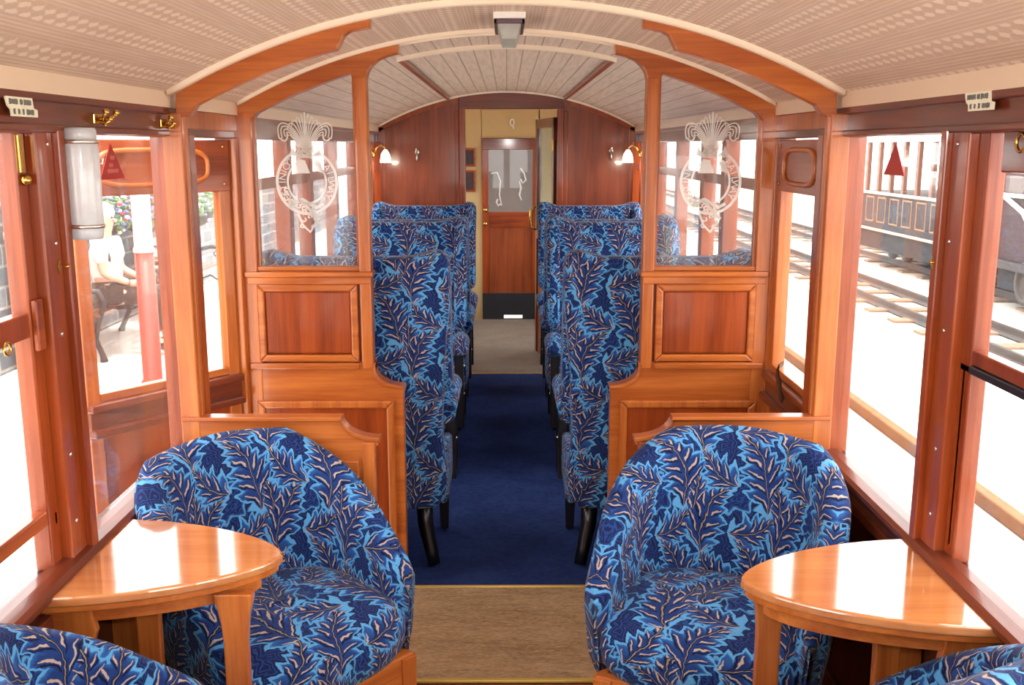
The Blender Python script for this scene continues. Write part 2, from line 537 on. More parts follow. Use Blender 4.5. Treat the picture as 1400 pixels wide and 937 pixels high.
# cornice bands and rails
for s, nm in ((-1, 'left'), (1, 'right')):
    mm = MB()
    mm.box(s * .925, s * .99, -.6, DB, 1.755, 1.83)
    mm.prism([(s * .90, roof(.9) + .01), (s * .90, 1.812), (s * .93, 1.797), (s * .96, 1.81), (s * .96, roof(.9) + .01)], 'y', -.6, D1 - .02)
    mm.prism([(s * .905, roof(.9) + .01), (s * .905, 1.808), (s * .93, 1.797), (s * .96, 1.81), (s * .96, roof(.9) + .01)], 'y', D2 + .05, DB)
    tag(mm.build('trim_cornice_' + nm, CREAM), kind='structure')
    mm = MB()
    mm.box(s * .94, s * 1.0, -.6, DB, 1.676, 1.757, .004)
    mm.box(s * .925, s * .96, -.6, D1, 1.738, 1.758, .004)
    mm.box(s * .928, s * .96, -.6, D1, 1.678, 1.694, .004)
    mm.box(s * .925, s * .96, D2 + .04, DB, 1.735, 1.758, .004)
    tag(mm.build('trim_rail_' + nm, W['dy']), kind='structure')
    # lower wall and sill
    for y0, y1 in ((-.6, 2.90), (3.53, DE)):
        mm = MB()
        mm.box(s * .955, s * 1.0, y0, y1, 0, .765)
        mm.box(s * .935, s * .96, y0, y1, .02, .14, .006)
        for yy in [y0 + .02 + i * .62 for i in range(int((y1 - y0) / .62))]:
            mm.box(s * .945, s * .96, yy, yy + .05, .14, .66, .004)
        tag(mm.build('wall_' + nm, wood('dark_wall_wood', lin(86, 40, 26), lin(52, 22, 16), 'z')), kind='structure')
        mm = MB()
        mm.prism([(s * .925, .742), (s * .915, .752), (s * .915, .764), (s * .925, .772), (s * .95, .776), (s * .972, .777), (s * .972, .74)], 'y', y0, y1)
        mm.box(s * .94, s * .96, y0, y1, .665, .70, .005)
        tag(mm.build('trim_sill_' + nm, W['dy']), kind='structure')

# ------------------------------------------------------------------ windows
winno = [0]
def window(s, y0, y1, z0, z1, posts, bars=(), pane_x=.985, extra=None, tone='r'):
    """one glazed bay: frame made of the given posts (y ranges, front x, back x), pane child"""
    winno[0] += 1
    e = MB()
    for a, b, xf, xb in posts: e.box(s * xf, s * xb, a, b, z0 - .01, z1 + .005, .004)
    for za, zb, xf, xb in bars: e.box(s * xf, s * xb, y0, y1, za, zb, .003)
    o = e.build('window_%d' % winno[0], W[tone + 'z'])
    tag(o, kind='structure')
    g = MB(); g.box(s * pane_x, s * (pane_x + .004), y0, y1, z0, z1)
    g.build('glass_pane', GLASS, o)
    return o
def screws(o, s, pts, r=.006):
    for y, z, x in pts:
        q = MB(); q.ball((s * x, y, z), r, (.5, 1, 1), 1)
        q.build('screw', CHROME, o)
wins = {}
for s in (-1, 1):
    dy = 0 if s < 0 else .03
    # drop light bay next to the camera: sash with a heavy middle rail
    o = window(s, -.6, 2.03 + dy, .775, 1.68, [(2.03 + dy, 2.105 + dy, .94, 1.0), (1.985 + dy, 2.03 + dy, .962, 1.0), (.55, .62, .94, 1.0)],
               [(1.27, 1.32, .965, .995)] if s < 0 else [(1.205, 1.235, .965, .995)], pane_x=.982)
    if s < 0:
        q = MB(); q.box(-.965, -.99, -.6, 1.995, .868, .9, .004); q.build('sash_bottom_rail', W['ry'], o)
        q = MB(); q.box(-.95, -.962, 1.99, 2.022, 1.24, 1.345, .003); q.build('corner_block', W['ry'], o)
        q = MB(); q.box(-.957, -.961, 1.995, 2.015, 1.60, 1.672); q.build('hinge_plate', BRASS, o)
        q = MB(); q.ball((-.955, 2.005, 1.585), .012); q.build('catch_knob', BRASS, o)
        q = MB(); q.tube([(-.95, 1.86 + .012 * math.cos(a), 1.272 + .012 * math.sin(a)) for a in [2 * PI * i / 12 for i in range(12)]], .003, 6, True); q.build('finger_ring', BRASS, o)
        q = MB(); q.box(-.962, -.975, 2.013, 2.02, .86, .885); q.build('stop_bracket', CHROME, o)
    else:
        q = MB(); q.box(.962, .99, -.6, 2.06, 1.185, 1.203, .003); q.build('sealing_strip', BLACK, o)
        q = MB(); q.box(.965, .99, -.6, 1.97, 1.60, 1.68, .004); q.build('sash_top_rail', W['dy'], o)
        q = MB(); q.tube([(.955, 1.88 + .017 * math.cos(a), 1.657 + .017 * math.sin(a)) for a in [2 * PI * i / 16 for i in range(16)]], .0035, 6, True); q.build('finger_ring', BRASS, o)
        q = MB(); q.box(.962, .972, 2.035, 2.042, .80, 1.2); q.build('white_runner', WHITEP, o)
    screws(o, s, [(2.08 + dy, 1.655, .939), (2.08 + dy, 1.452, .939), (2.07 + dy, 1.262, .939), (2.06 + dy, 1.0, .939), (2.06 + dy, .85, .939)])
    wins[s, 0] = o
    # large fixed light
    a, b = (2.105, 2.845) if s < 0 else (2.135, 2.81)
    o = window(s, a, b, .775, 1.68, [(a, a + .028, .925, 1.0), (a + .028, a + .05, .955, 1.0), (b, 2.90, .93, 1.0), (2.902, 2.955, .905, 1.0)], pane_x=.975, tone='r')
    q = MB()
    yk = 2.085 if s < 0 else 2.15
    q.prism([(yk, 1.42), (yk + .011, 1.403), (yk, 1.386), (yk - .011, 1.403)], 'x', s * (.924 if s > 0 else .938), s * .942)
    q.ball((s * .922, yk, 1.403), .005, sub=1)
    q.build('keyhole_plate', BRASS, o)
    wins[s, 1] = o
    # bays beside the winged seats, each with a top light
    posts = [4.33, 4.80, 5.53, 6.30, 7.05]
    prev = 3.60
    for i, p in enumerate(posts):
        o = window(s, prev, p, .775, 1.68, [(p, p + .075, .935, 1.0)] + ([(3.575, 3.60, .935, 1.0)] if i == 0 else []), [(1.485, 1.53, .945, 1.0)], pane_x=.98)
        if i in (0, 2): screws(o, s, [(p + .035, 1.3, .934), (p + .035, 1.0, .934)], .007)
        prev = p + .075
    o = window(s, 7.125, DB, .775, 1.68, [(DB - .06, DB, .91, 1.0)], [(1.485, 1.53, .945, 1.0)], pane_x=.98)

# ------------------------------------------------------------------ side doors
def side_door(name, w, s):
    """local: hinge edge at x=0, free edge at x=w, inner face toward -y"""
    t = empty(name)
    q = MB(); q.box(0, .045, -.02, .02, .02, 1.672, .004); q.build('stile', W['oz'], t)
    q = MB(); q.box(w - .045, w, -.02, .02, .02, 1.672, .004); q.build('stile', W['oz'], t)
    q = MB(); q.box(0, w, -.022, .02, 1.50, 1.672, .003)
    st = [(w / 2 + (w / 2 - .09) * (abs(math.cos(a)) ** .45) * (1 if math.cos(a) > 0 else -1), 1.585 + .055 * (abs(math.sin(a)) ** .6) * (1 if math.sin(a) > 0 else -1)) for a in [2 * PI * i / 40 for i in range(40)]]
    p = q.build('top_panel', W['rx'], t)
    q = MB(); q.tube([(x, -.024, z) for x, z in st], .008, 8, True); q.build('oval_moulding', W['ox'], p)
    for x in (.025, w - .025):
        for z in (1.525, 1.65):
            q = MB(); q.ball((x, -.024, z), .006, (1, .5, 1), 1); q.build('screw', BRASS, p)
    q = MB(); q.box(.045, w - .045, -.002, .002, .87, 1.50); q.build('glass_pane', GLASS, t)
    q = MB(); q.box(.045, w - .045, -.018, .018, .862, .888, .003); q.build('lower_glazing_bar', W['ox'], t)
    q = MB()
    q.box(0, w, -.045, .02, .835, .862, .006); q.box(0, w, -.03, .02, .78, .835, .004); q.box(0, w, -.05, .02, .755, .782, .006)
    q.build('sill_moulding', W['dx'], t)
    q = MB(); q.box(.04, w - .04, -.008, .012, .02, .76); q.build('lower_panel', W['rz'], t)
    return t
d = side_door('door_1', .58, -1)
tag(d, kind='structure'); d.location = (-.965, 3.47, 0)
# free edge swings outward to about (-1.32, 3.00)
ang = math.atan2(3.00 - 3.47, -1.32 + .965)
d.rotation_euler = (0, 0, ang)
# inner face must look toward the aisle (+x,-y side)
d.scale = (1, -1, 1)
d2 = side_door('door_2', .52, 1); tag(d2, kind='structure')
d2.location = (.962, 3.50, 0); d2.rotation_euler = (0, 0, R(-90)); d2.scale = (1, 1, 1)
q = MB()
st = [(.925, 3.262, .935), (.905, 3.25, .925), (.90, 3.235, .90), (.905, 3.215, .87), (.90, 3.19, .845), (.905, 3.17, .83)]
for i in range(len(st) - 1):
    pass
rows = [[(p[0] - .0, p[1] - .012 * k, p[2] + .012 * k) for k in (-1, 1)] for p in st]
q.grid(rows)
q.grid([[(p[0] + .004, p[1] - .012 * k, p[2] + .012 * k) for k in (-1, 1)] for p in st])
tag(q.build('window_strap', plain('dark_leather', lin(52, 40, 34), .5)), 'dark leather window strap hanging over the sill of the right side door', 'strap')
for s, nm in ((-1, 'left'), (1, 'right')):
    # door frame posts and head of the doorway
    q = MB()
    q.box(s * .93, s * 1.0, 3.475 if s < 0 else 3.50, 3.53, 0, 1.68, .004)
    q.box(s * .955, s * 1.0, 2.955, 3.0 if s > 0 else 2.97, 0, 1.68, .004)
    q.box(s * .93, s * .965, 2.955, 3.53, 1.70, 1.755, .004)
    tag(q.build('trim_doorpost_' + nm, W['oz']), kind='structure')
    q = MB(); q.box(s * .945, s * 1.0, 2.95, 3.53, -.02, .004); tag(q.build('trim_doorstep_' + nm, W['dy']), kind='structure')

# ------------------------------------------------------------------ roof arch frames + low screens (saloon end)
def concave(x0, z0, x1, z1, n=8, sgn=1):
    """concave quarter from (x0,z0) (high, outer) to (x1,z1) (low, inner); centre at (x1,z0)"""
    return [(x1 + (x0 - x1) * math.cos(a), z0 + (z1 - z0) * math.sin(a)) for a in [PI / 2 * i / n for i in range(n + 1)]]
def mir(pts, s): return [(s * x, z) for x, z in pts]
def arch_pts(xi, xo, depth):
    n = 20
    up = [(xi + (xo - xi) * i / n, roof(xi + (xo - xi) * i / n) - .002) for i in range(n + 1)]
    return up, [(x, z - depth) for x, z in up]
for s, nm in ((-1, 'left'), (1, 'right')):
    t = empty('roof_arch', (s * .9, D1, 0))
    tag(t, 'curved mahogany roof bracket nearest the camera at %s with its slim wall pillar' % nm, 'roof arch', 'near roof arches')
    up, lo = arch_pts(.37, .905, .072)
    body = [p for p in up] + [(.912, 1.728), (.87, 1.735)]
    low = [p for p in lo if .468 < p[0] < .86][::-1]
    end = [(.462, lo[4][1] + .004), (.452, 1.925), (.442, 1.946), (.425, 1.957), (.37, 1.966)]
    q = MB(); q.prism([(s * x - s * .9, z) for x, z in body + low + end], 'y', -.012, .03, bev=.004)
    q.build('arch_bracket', W['ox'], t)
    q = MB(); q.box(-s * .0052, s * .05, -.0135, .0315, .765, 1.74, .004); q.box(-s * .012, -s * .0, .0, .02, .87, 1.738, .003); q.build('pillar', W['oz'], t)
    # low screen
    t = empty('low_screen', (s * .66, D1, 0))
    tag(t, 'waist-high mahogany screen with scooped corner behind the %s tub chair' % nm, 'screen', 'low screens')
    M = Matrix.Translation((-s * .66, -D1, 0))
    out = [(.945, .872), (.482, .872)] + concave(.482, .872, .378, .812)[1:] + [(.378, .79), (.388, .785), (.388, .001), (.945, .001)]
    q = MB(); q.prism(mir(out, s), 'y', D1 - .012, D1 + .018, M, bev=.003); q.build('frame_board', W['ox'], t)
    cap = [(.945, .877), (.482, .877)] + concave(.482, .877, .372, .815)[1:] + [(.372, .80)] + [(x - .0, z - .012) for x, z in concave(.484, .877, .376, .815)[::-1]] + [(.945, .865)]
    q = MB(); q.prism(mir(cap, s), 'y', D1 - .022, D1 + .026, M, bev=.003); q.build('capping', W['ox'], t)
    q = MB(); q.box(s * .435, s * .90, D1 - .022, D1 - .008, .12, .745, .005, M)
    fr = q.build('panel_moulding', W['ox'], t)
    q = MB(); q.box(s * .468, s * .87, D1 - .026, D1 - .02, .15, .715, .005, M); q.build('panel', W['rz'], t)
    q = MB(); q.box(s * .388, s * .425, D1 - .02, D1 - .008, .001, .80, .004, M); q.build('end_stile', W['oz'], t)

# ------------------------------------------------------------------ etched emblem
def emblem(parent, y, cx, cz):
    q = MB()
    n = 48
    def ell(rx, rz, a0=0, a1=2 * PI, m=n): return [(cx + rx * math.sin(a0 + (a1 - a0) * i / m), cz + rz * math.cos(a0 + (a1 - a0) * i / m)) for i in range(m + 1)]
    q.ribbon(ell(.104, .110, R(20), R(340)), .010, y)
    q.ribbon(ell(.067, .074, R(25), R(335)), .007, y)
    # lettering round the belt
    def word(txt, a0, a1):
        for i, ch in enumerate(txt):
            a = R(a0 + (a1 - a0) * i / (len(txt) - 1))
            px, pz = cx + .0845 * math.sin(a), cz + .091 * math.cos(a)
            M = Matrix.Translation((px, y, pz)) @ Matrix.Rotation(a, 4, 'Y') @ Matrix.Rotation(R(90), 4, 'X')
            q.text(ch, .034, M)
    word('FESTINIOG', 222, 318)
    word('RAILWAY', 44, 122)
    # buckle and hanging strap end
    q.ribbon([(cx - .06, cz - .085), (cx - .02, cz - .06), (cx + .03, cz - .09), (cx + .055, cz - .075)], .012, y)
    q.ribbon([(cx - .03, cz - .06), (cx + .01, cz - .10), (cx + .04, cz - .13)], .011, y)
    q.ribbon([(cx - .035, cz - .11), (cx - .02, cz - .15), (cx + .005, cz - .175), (cx + .025, cz - .145), (cx + .035, cz - .11)], .008, y)
    rnd = random.Random(3)
    for k in range(26):      # mottled scrolls on the lower belt and strap
        a = R(rnd.uniform(165, 262)); rr = rnd.uniform(.92, 1.12)
        px, pz = cx + .083 * rr * math.sin(a), cz + .09 * rr * math.cos(a)
        if k > 16: px, pz = cx + rnd.uniform(-.025, .03), cz - rnd.uniform(.105, .165)
        b = rnd.uniform(0, 6)
        q.ribbon([(px + .009 * math.cos(b + i * .8) * (1 - i * .1), pz + .009 * math.sin(b + i * .8) * (1 - i * .1)) for i in range(6)], .005, y)
    # coronet
    q.ribbon([(cx - .05, cz + .098), (cx - .02, cz + .09), (cx + .02, cz + .09), (cx + .05, cz + .098)], .012, y)
    for k in range(-2, 3):
        q.flat([(cx + k * .023 - .009, cz + .10), (cx + k * .023 + .009, cz + .10), (cx + k * .023, cz + .125)], y)
    # shield top inside the belt
    q.flat([(cx - .047, cz + .030), (cx + .012, cz + .030), (cx - .004, cz + .075), (cx - .03, cz + .08)], y)
    q.flat([(cx + .03, cz + .04), (cx + .06, cz + .03), (cx + .05, cz + .07), (cx + .025, cz + .085)], y)
    # three plumes made of curling strands
    def bez(p):
        out = []
        for i in range(15):
            f = i / 14; g = 1 - f
            out.append(tuple(g ** 3 * p[0][k] + 3 * g * g * f * p[1][k] + 3 * g * f * f * p[2][k] + f ** 3 * p[3][k] for k in (0, 1)))
        return out
    for sx in (-1, 1):
        for j in range(5):
            P = [(.010 + .004 * j, .118), (.026 + .006 * j, .205 - .006 * j), (.114 - .012 * j, .240 - .022 * j), (.090 - .011 * j, .148 + .004 * j)]
            q.ribbon([(cx + sx * x, cz + z) for x, z in bez(P)], .0042, y)
        q.ribbon([(cx + sx * x, cz + z) for x, z in bez([(.086, .152), (.078, .135), (.060, .140), (.062, .162)])], .006, y)
        for j in range(4):
            P = [(.002 + .002 * j, .115), (.004 + .004 * j, .18), (.012 + .013 * j, .266 - .010 * j), (.014 + .016 * j, .220 - .014 * j)]
            q.ribbon([(cx + sx * x, cz + z) for x, z in bez(P)], .0038, y)
    q.ribbon([(cx, cz + .115), (cx, cz + .24)], .006, y)
    for k in range(22):
        px, pz = cx + rnd.uniform(-.05, .05), cz + rnd.uniform(.085, .12); b_ = rnd.uniform(0, 6)
        q.ribbon([(px + .007 * math.cos(b_ + i * .9), pz + .007 * math.sin(b_ + i * .9)) for i in range(5)], .005, y)
    return q.build('etched_crest', ETCH, parent)

# ------------------------------------------------------------------ glazed partition
for s, nm in ((-1, 'left'), (1, 'right')):
    t = empty('glazed_partition', (s * .7, D2, 0))
    tag(t, 'mahogany partition with etched glass crest window on the %s of the aisle' % nm, 'partition', 'glazed partitions')
    M = Matrix.Translation((-s * .7, -D2, 0))
    # arch head with bracket
    up, lo = arch_pts(.37, .915, .066)
    low = [p for p in lo if p[0] < .87 and p[0] > .53][::-1]
    br = [(.481, 1.875), (.475, 1.90), (.462, 1.92), (.44, 1.94), (.41, 1.953), (.37, 1.962)]
    q = MB(); q.prism(mir(up + [(.93, 1.80), (.93, 1.74), (.885, 1.735)] + low + [(.525, 1.865)] + br, s), 'y', D2 - .03, D2 + .03, M, bev=.004); q.build('arch_head', W['ox'], t)
    q = MB(); q.box(s * .883, s * .945, D2 - .0312, D2 + .0312, .001, 1.765, .004, M); q.box(s * .873, s * .884, D2 - .012, D2 + .012, 1.22, 1.75, 0, M); q.build('wall_stile', W['oz'], t)
    q = MB(); q.box(s * .481, s * .523, D2 - .0325, D2 + .0325, .86, 1.885, .006, M); q.box(s * .522, s * .532, D2 - .012, D2 + .012, 1.22, 1.88, 0, M); q.build('aisle_post', W['oz'], t)
    q = MB()
    q.box(s * .474, s * .93, D2 - .044, D2 + .03, 1.196, 1.216, .006, M); q.box(s * .4835, s * .921, D2 - .0345, D2 + .034, 1.17, 1.196, .003, M); q.box(s * .484, s * .92, D2 - .022, D2 + .022, 1.216, 1.232, .003, M)
    q.build('dado_rail', W['ox'], t)
    # middle panel: surround, moulding, raised field
    q = MB(); q.box(s * .484, s * .93, D2 - .01, D2 + .02, .85, 1.18, 0, M); q.build('panel_backing', W['rz'], t)
    q = MB()
    q.mitre(s * .532, s * .89, .888, 1.170, .026, D2 - .034, D2 - .008, M, .006)
    q.build('panel_moulding', W['ox'], t)
    q = MB(); q.prism([(s * .556, .915), (s * .866, .915), (s * .866, 1.145), (s * .556, 1.145)], 'y', D2 - .022, D2 - .006, M, bev=.009); q.build('raised_panel', W['rz'], t)
    # lower part with the scooped corner toward the aisle
    out = [(.945, .885), (.474, .885), (.474, .86)] + concave(.474, .86, .376, .80)[1:] + [(.376, .001), (.945, .001)]
    q = MB(); q.prism(mir(out, s), 'y', D2 - .028, D2 + .02, M, bev=.003); q.build('lower_board', W['ox'], t)
    q = MB(); q.prism(mir([(.474, .88), (.474, .86)] + concave(.474, .86, .372, .80)[1:] + [(.372, .788)] + [(x + .006, z - .012) for x, z in concave(.474, .86, .376, .80)[::-1]] + [(.484, .88)], s), 'y', D2 - .036, D2 + .026, M, bev=.002); q.build('scooped_capping', W['ox'], t)
    q = MB(); q.box(s * .53, s * .925, D2 - .045, D2 - .026, .862, .886, .006, M); q.build('upper_bead', W['ox'], t)
    q = MB()
    q.mitre(s * .41, s * .905, .08, .745, .028, D2 - .042, D2 - .026, M, .006)
    q.build('lower_moulding', W['oz'], t)
    q = MB(); q.box(s * .435, s * .885, D2 - .031, D2 - .026, .10, .72, 0, M); q.build('lower_panel', W['rz'], t)
    # glass following the arch
    gp = [(.528, 1.225), (.528, 1.885)] + [(x, z) for x, z in lo if .53 < x < .88] + [(.885, 1.74), (.885, 1.225)]
    q = MB(); q.prism(mir(gp, s), 'y', D2 - .003, D2 + .003, M); g = q.build('glass_pane', PGLASS, t)
    emblem(g, -.0065, s * (.70 if s < 0 else .715) - s * .7, 1.528)

# ------------------------------------------------------------------ bulkhead and end vestibule
RD = wood('bulkhead_veneer', lin(150, 76, 46), lin(104, 46, 28), 'z', figure=.7)
for s, nm in ((-1, 'left'), (1, 'right')):
    x0 = .30 if s < 0 else .365
    pts = [(s * x0, .001), (s * .97, .001), (s * .97, 1.80)] + [(s * x, roof(x) + .01) for x in (.92, .8, .7, .6, .5, .4, x0)]
    q = MB(); q.prism(pts, 'y', DB, DB + .04)
    o = tag(q.build('wall_bulkhead_' + nm, RD), kind='structure')
    q = MB()
    q.box(s * x0, s * (x0 + .045), DB - .025, DB + .05, 0, 1.925, .005)
    up = [(x0 + .04 + (.92 - x0 - .04) * i / 16) for i in range(17)]
    q.prism([(s * x, roof(x)) for x in up] + [(s * x, roof(x) - .045) for x in up[::-1]], 'y', DB - .02, DB + .01)
    q.box(s * .885, s * .93, DB - .02, DB + .01, .8, 1.79, .004)
    q.box(s * (x0 + .045), s * (x0 + .075), DB - .015, DB + .01, .1, 1.9, .004)
    tag(q.build('trim_bulkhead_' + nm, W['rz']), kind='structure')
q = MB(); q.prism([(-.345, 1.915), (.41, 1.915)] + [(x, roof(x)) for x in (.41, .3, .2, .1, 0, -.1, -.2, -.345)], 'y', DB - .025, DB + .05, bev=.004)
tag(q.build('trim_doorhead', W['dx']), kind='structure')
# vestibule side walls
for s, nm in ((-1, 'left'), (1, 'right')):
    window(s, DB + .06, DE - .02, .775, 1.75, [(8.35, 8.43, .94, 1.0), (DE - .1, DE - .03, .94, 1.0)], [(1.68, 1.76, .94, 1.0)])
q = MB(); q.box(-1, -.235, DE, DE + .06, 0, 2.1); q.box(.30, 1, DE, DE + .06, 0, 2.1); q.box(-.24, .31, DE, DE + .06, 1.72, 2.1)
tag(q.build('wall_end', BEIGE), kind='structure')
e = empty('door_3', (0, DE, 0)); tag(e, kind='structure')
for a, b in ((-.235, -.172), (.243, .30)):
    q = MB(); q.box(a, b, -.02, .04, .0, 1.725, .004); q.build('stile', W['rz'], e)
q = MB(); q.box(-.235, .30, -.026, .04, 1.62, 1.725, .004); q.build('top_rail', W['dx'], e)
q = MB(); q.box(-.172, .243, -.012, .03, .89, 1.04, .004); q.build('lock_rail', W['rx'], e)
q = MB(); q.box(-.172, .243, -.006, .03, .255, .90); q.build('lower_panel', wood('door_panel_veneer', lin(158, 80, 42), lin(116, 52, 26), 'z'), e)
q = MB(); q.box(-.235, .30, -.03, .0, .005, .262, .003); q.build('kick_plate', RUBBER, e)
q = MB(); q.box(-.18, .25, .008, .012, 1.03, 1.63)
gp = q.build('glass_pane', glass('end_door_glass', (.45, .44, .44, 1), .05), e)
q = MB()
rnd = random.Random(5)
q.ribbon([(.13, 1.45), (.165, 1.40), (.18, 1.34), (.15, 1.31), (.13, 1.35)], .014, .002)
q.ribbon([(.12, 1.33), (.135, 1.27), (.12, 1.20), (.14, 1.15)], .016, .002, taper=True)
q.ribbon([(-.15, 1.40), (-.09, 1.41), (-.06, 1.33), (-.07, 1.2), (-.05, 1.1)], .012, .002)
q.ribbon([(-.05, 1.12), (-.08, 1.10), (-.1, 1.13), (-.085, 1.16)], .015, .002)
q.build('white_scroll', ETCH, gp)  # white curls drawn on the end door pane
for z in (1.06, .93):
    q = MB(); q.ball((-.205, -.04, z), .022); q.tube([(-.205, -.02, z), (-.205, -.04, z)], .008); q.build('door_knob', BRASS, e)
q = MB(); q.box(-.03, .15, -.034, -.03, .018, .05, .001); q.build('painted_glint', plain('glint_white', lin(250, 250, 245), .2, emit=.6), e)  # glowing slip added for the light spot on the kick plate, no real part
# yard seen through the end door
q = MB(); q.box(-1.5, 1.5, DE + 3, DE + 3.1, -.5, 3); tag(q.build('grey_shed', plain('grey_shed_boards', lin(128, 118, 112), .8)), 'grey brown shed wall seen through the glass of the end door', 'shed')
q = MB()
for k in range(60):
    q.ball((-.75 + random.uniform(-.32, .28), DE + 2.6 + random.uniform(-.15, .15), 1.55 + random.uniform(-.25, .3)), random.uniform(.05, .09), sub=1)
q.tube([(-.75, DE + 2.6, -.3), (-.76, DE + 2.6, 1.5)], .04)
tag(q.build('shrub', plain('dark_green_leaves', lin(70, 96, 62), .8, 0, .5, 20), None), 'dark green shrub beyond the end door, by the grey shed', 'shrub')
# open door folded back inside the vestibule
e = empty('door_4', (.357, DB + .05, 0), math.atan2(.62, -.115)); tag(e, kind='structure')
w = .62
for a, b in ((0, .055), (w - .06, w)):
    q = MB(); q.box(a, b, -.018, .018, .01, 1.86, .004); q.build('stile', W['dz'], e)
q = MB(); q.box(0, w, -.018, .018, 1.79, 1.86, .004); q.build('top_rail', W['dx'], e)
q = MB(); q.box(.05, w - .05, -.018, .018, .93, 1.0, .004); q.build('lock_rail', W['rx'], e)
q = MB(); q.box(.05, w - .05, -.008, .008, .01, .94); q.build('lower_panel', W['rz'], e)
q = MB(); q.box(.05, w - .05, -.003, .003, .99, 1.80); q.build('glass_pane', glass('door_glass_greenish', (.75, .85, .78, 1), .22), e)
q = MB(); q.tube([(w - .03, .02, 1.0), (w - .03, .06, 1.02), (w - .03, .065, 1.10), (w - .03, .06, 1.16), (w - .03, .02, 1.18)], .009); q.build('pull_handle', BRASS, e)
q = MB(); q.box(.0, .03, -.024, .024, 1.62, 1.70); q.build('hinge', BRASS, e)
# items on the vestibule end wall
for z, lab in ((1.55, 'upper small dark framed picture on the cream wall by the end door'), (1.33, 'lower small dark framed picture on the cream wall by the end door')):
    e = empty('picture_frame', (-.37, DE - .012, z)); tag(e, lab, 'picture', 'vestibule pictures')
    q = MB()
    h = .085 if z > 1.5 else .10
    q.mitre(-.07, .075, -h, h, .02, -.012, .012, None, .003)
    q.build('frame', W['rx'], e)
    q = MB(); q.box(-.05, .055, -.004, .008, -h + .015, h - .015); q.build('print', plain('dark_print', lin(58, 44, 48), .4, 0, .4, 60), e)
e = empty('white_loop', (.05, DE - .01, 1.86)); tag(e, 'small white looped squiggle high on the cream wall over the end door', 'hook')  # white loop and tail for the pale squiggle over the door
q = MB(); q.tube([(.018 * math.sin(a), -.01, .03 * math.cos(a) + .01) for a in [2 * PI * i / 18 for i in range(18)]], .006, 6, True); q.build('loop', WHITEP, e)
q = MB(); q.tube([(.004, -.01, -.018), (.016, -.01, -.045)], .006, 6); q.build('tail', WHITEP, e)

# coat hooks on the bulkhead
def bulk_hook(x, z, lab):
    e = empty('coat_hook', (x, DB - .002, z)); tag(e, lab, 'coat hook', 'bulkhead coat hooks')
    q = MB(); q.lathe([(.018, 0), (.02, .004), (.012, .01)], n=12, M=Matrix.Rotation(R(90), 4, 'X')); q.build('back_plate', CHROME, e)
    q = MB(); q.tube([(0, -.005, .0), (.0, -.045, -.005), (0, -.06, .015), (0, -.062, .03)], .007, 6); q.tube([(0, -.01, -.005), (0, -.04, -.035), (0, -.03, -.055), (0, -.012, -.06)], .007, 6); q.build('double_hook', CHROME, e)
bulk_hook(-.65, 1.61, 'shiny coat hook on the far left bulkhead panel')
bulk_hook(.755, 1.62, 'shiny coat hook on the far right bulkhead panel')

# globe wall lamps at the bulkhead end
lamp_glass = frosted('lamp_glass', (.95, .92, .85, 1), .7)
for s, lab in ((-1, 'frosted tulip wall lamp on curved brass arm near the left bulkhead corner'), (1, 'frosted tulip wall lamp on curved brass arm near the right bulkhead corner')):
    e = empty('wall_lamp', (s * .935, 7.06, 1.60)); tag(e, lab, 'wall lamp', 'tulip wall lamps')
    q = MB(); q.lathe([(.028, 0), (.028, .006), (.014, .016)], n=14, M=Matrix.Rotation(R(-90 * s), 4, 'Y')); q.build('back_plate', BRASS, e)
    q = MB(); q.tube([(-s * .01, 0, 0), (-s * .03, 0, .045), (-s * .06, 0, .06), (-s * .085, 0, .045), (-s * .09, 0, .02)], .006, 8); q.build('arm', BRASS, e)
    q = MB(); q.lathe([(.012, .03), (.018, .02), (.03, .0), (.036, -.03), (.04, -.06), (.036, -.06), (.03, -.03), (.012, .015)], (-s * .09, 0, 0), 16); q.build('shade', lamp_glass, e)
    pl = bpy.data.lights.new('lamp_bulb', 'POINT'); pl.energy = 3; pl.shadow_soft_size = .03; pl.color = (1, .88, .72)
    po = bpy.data.objects.new('lamp_bulb', pl); C.objects.link(po); po.location = (s * .845, 7.06, 1.545)

# brass coat hooks on the left rail
hk = None
for y, lab in ((2.345, 'brass double coat hook on the left rail over the frosted tube lamp'), (2.79, 'brass double coat hook on the left rail beside the wall pillar')):
    if hk is None:
        hk = empty('rail_hook'); 
        q = MB(); q.box(0, .006, -.028, .028, -.012, .012, .003); q.build('back_plate', BRASS, hk)
        q = MB()
        for k in (-1, 1):
            q.tube([(.004, k * .012, 0), (.022, k * .02, .0), (.032, k * .03, .012)], .0045, 6); q.ball((.034, k * .031, .015), .0085, sub=1)
        q.tube([(.004, 0, -.004), (.02, 0, -.012), (.028, 0, -.002)], .0045, 6); q.ball((.03, 0, 0), .008, sub=1)
        q.build('hook_arms', BRASS, hk)
        o = hk
    else:
        o = copy_tree(hk)
    o.location = (-.94, y, 1.712); tag(o, lab, 'coat hook', 'rail coat hooks')

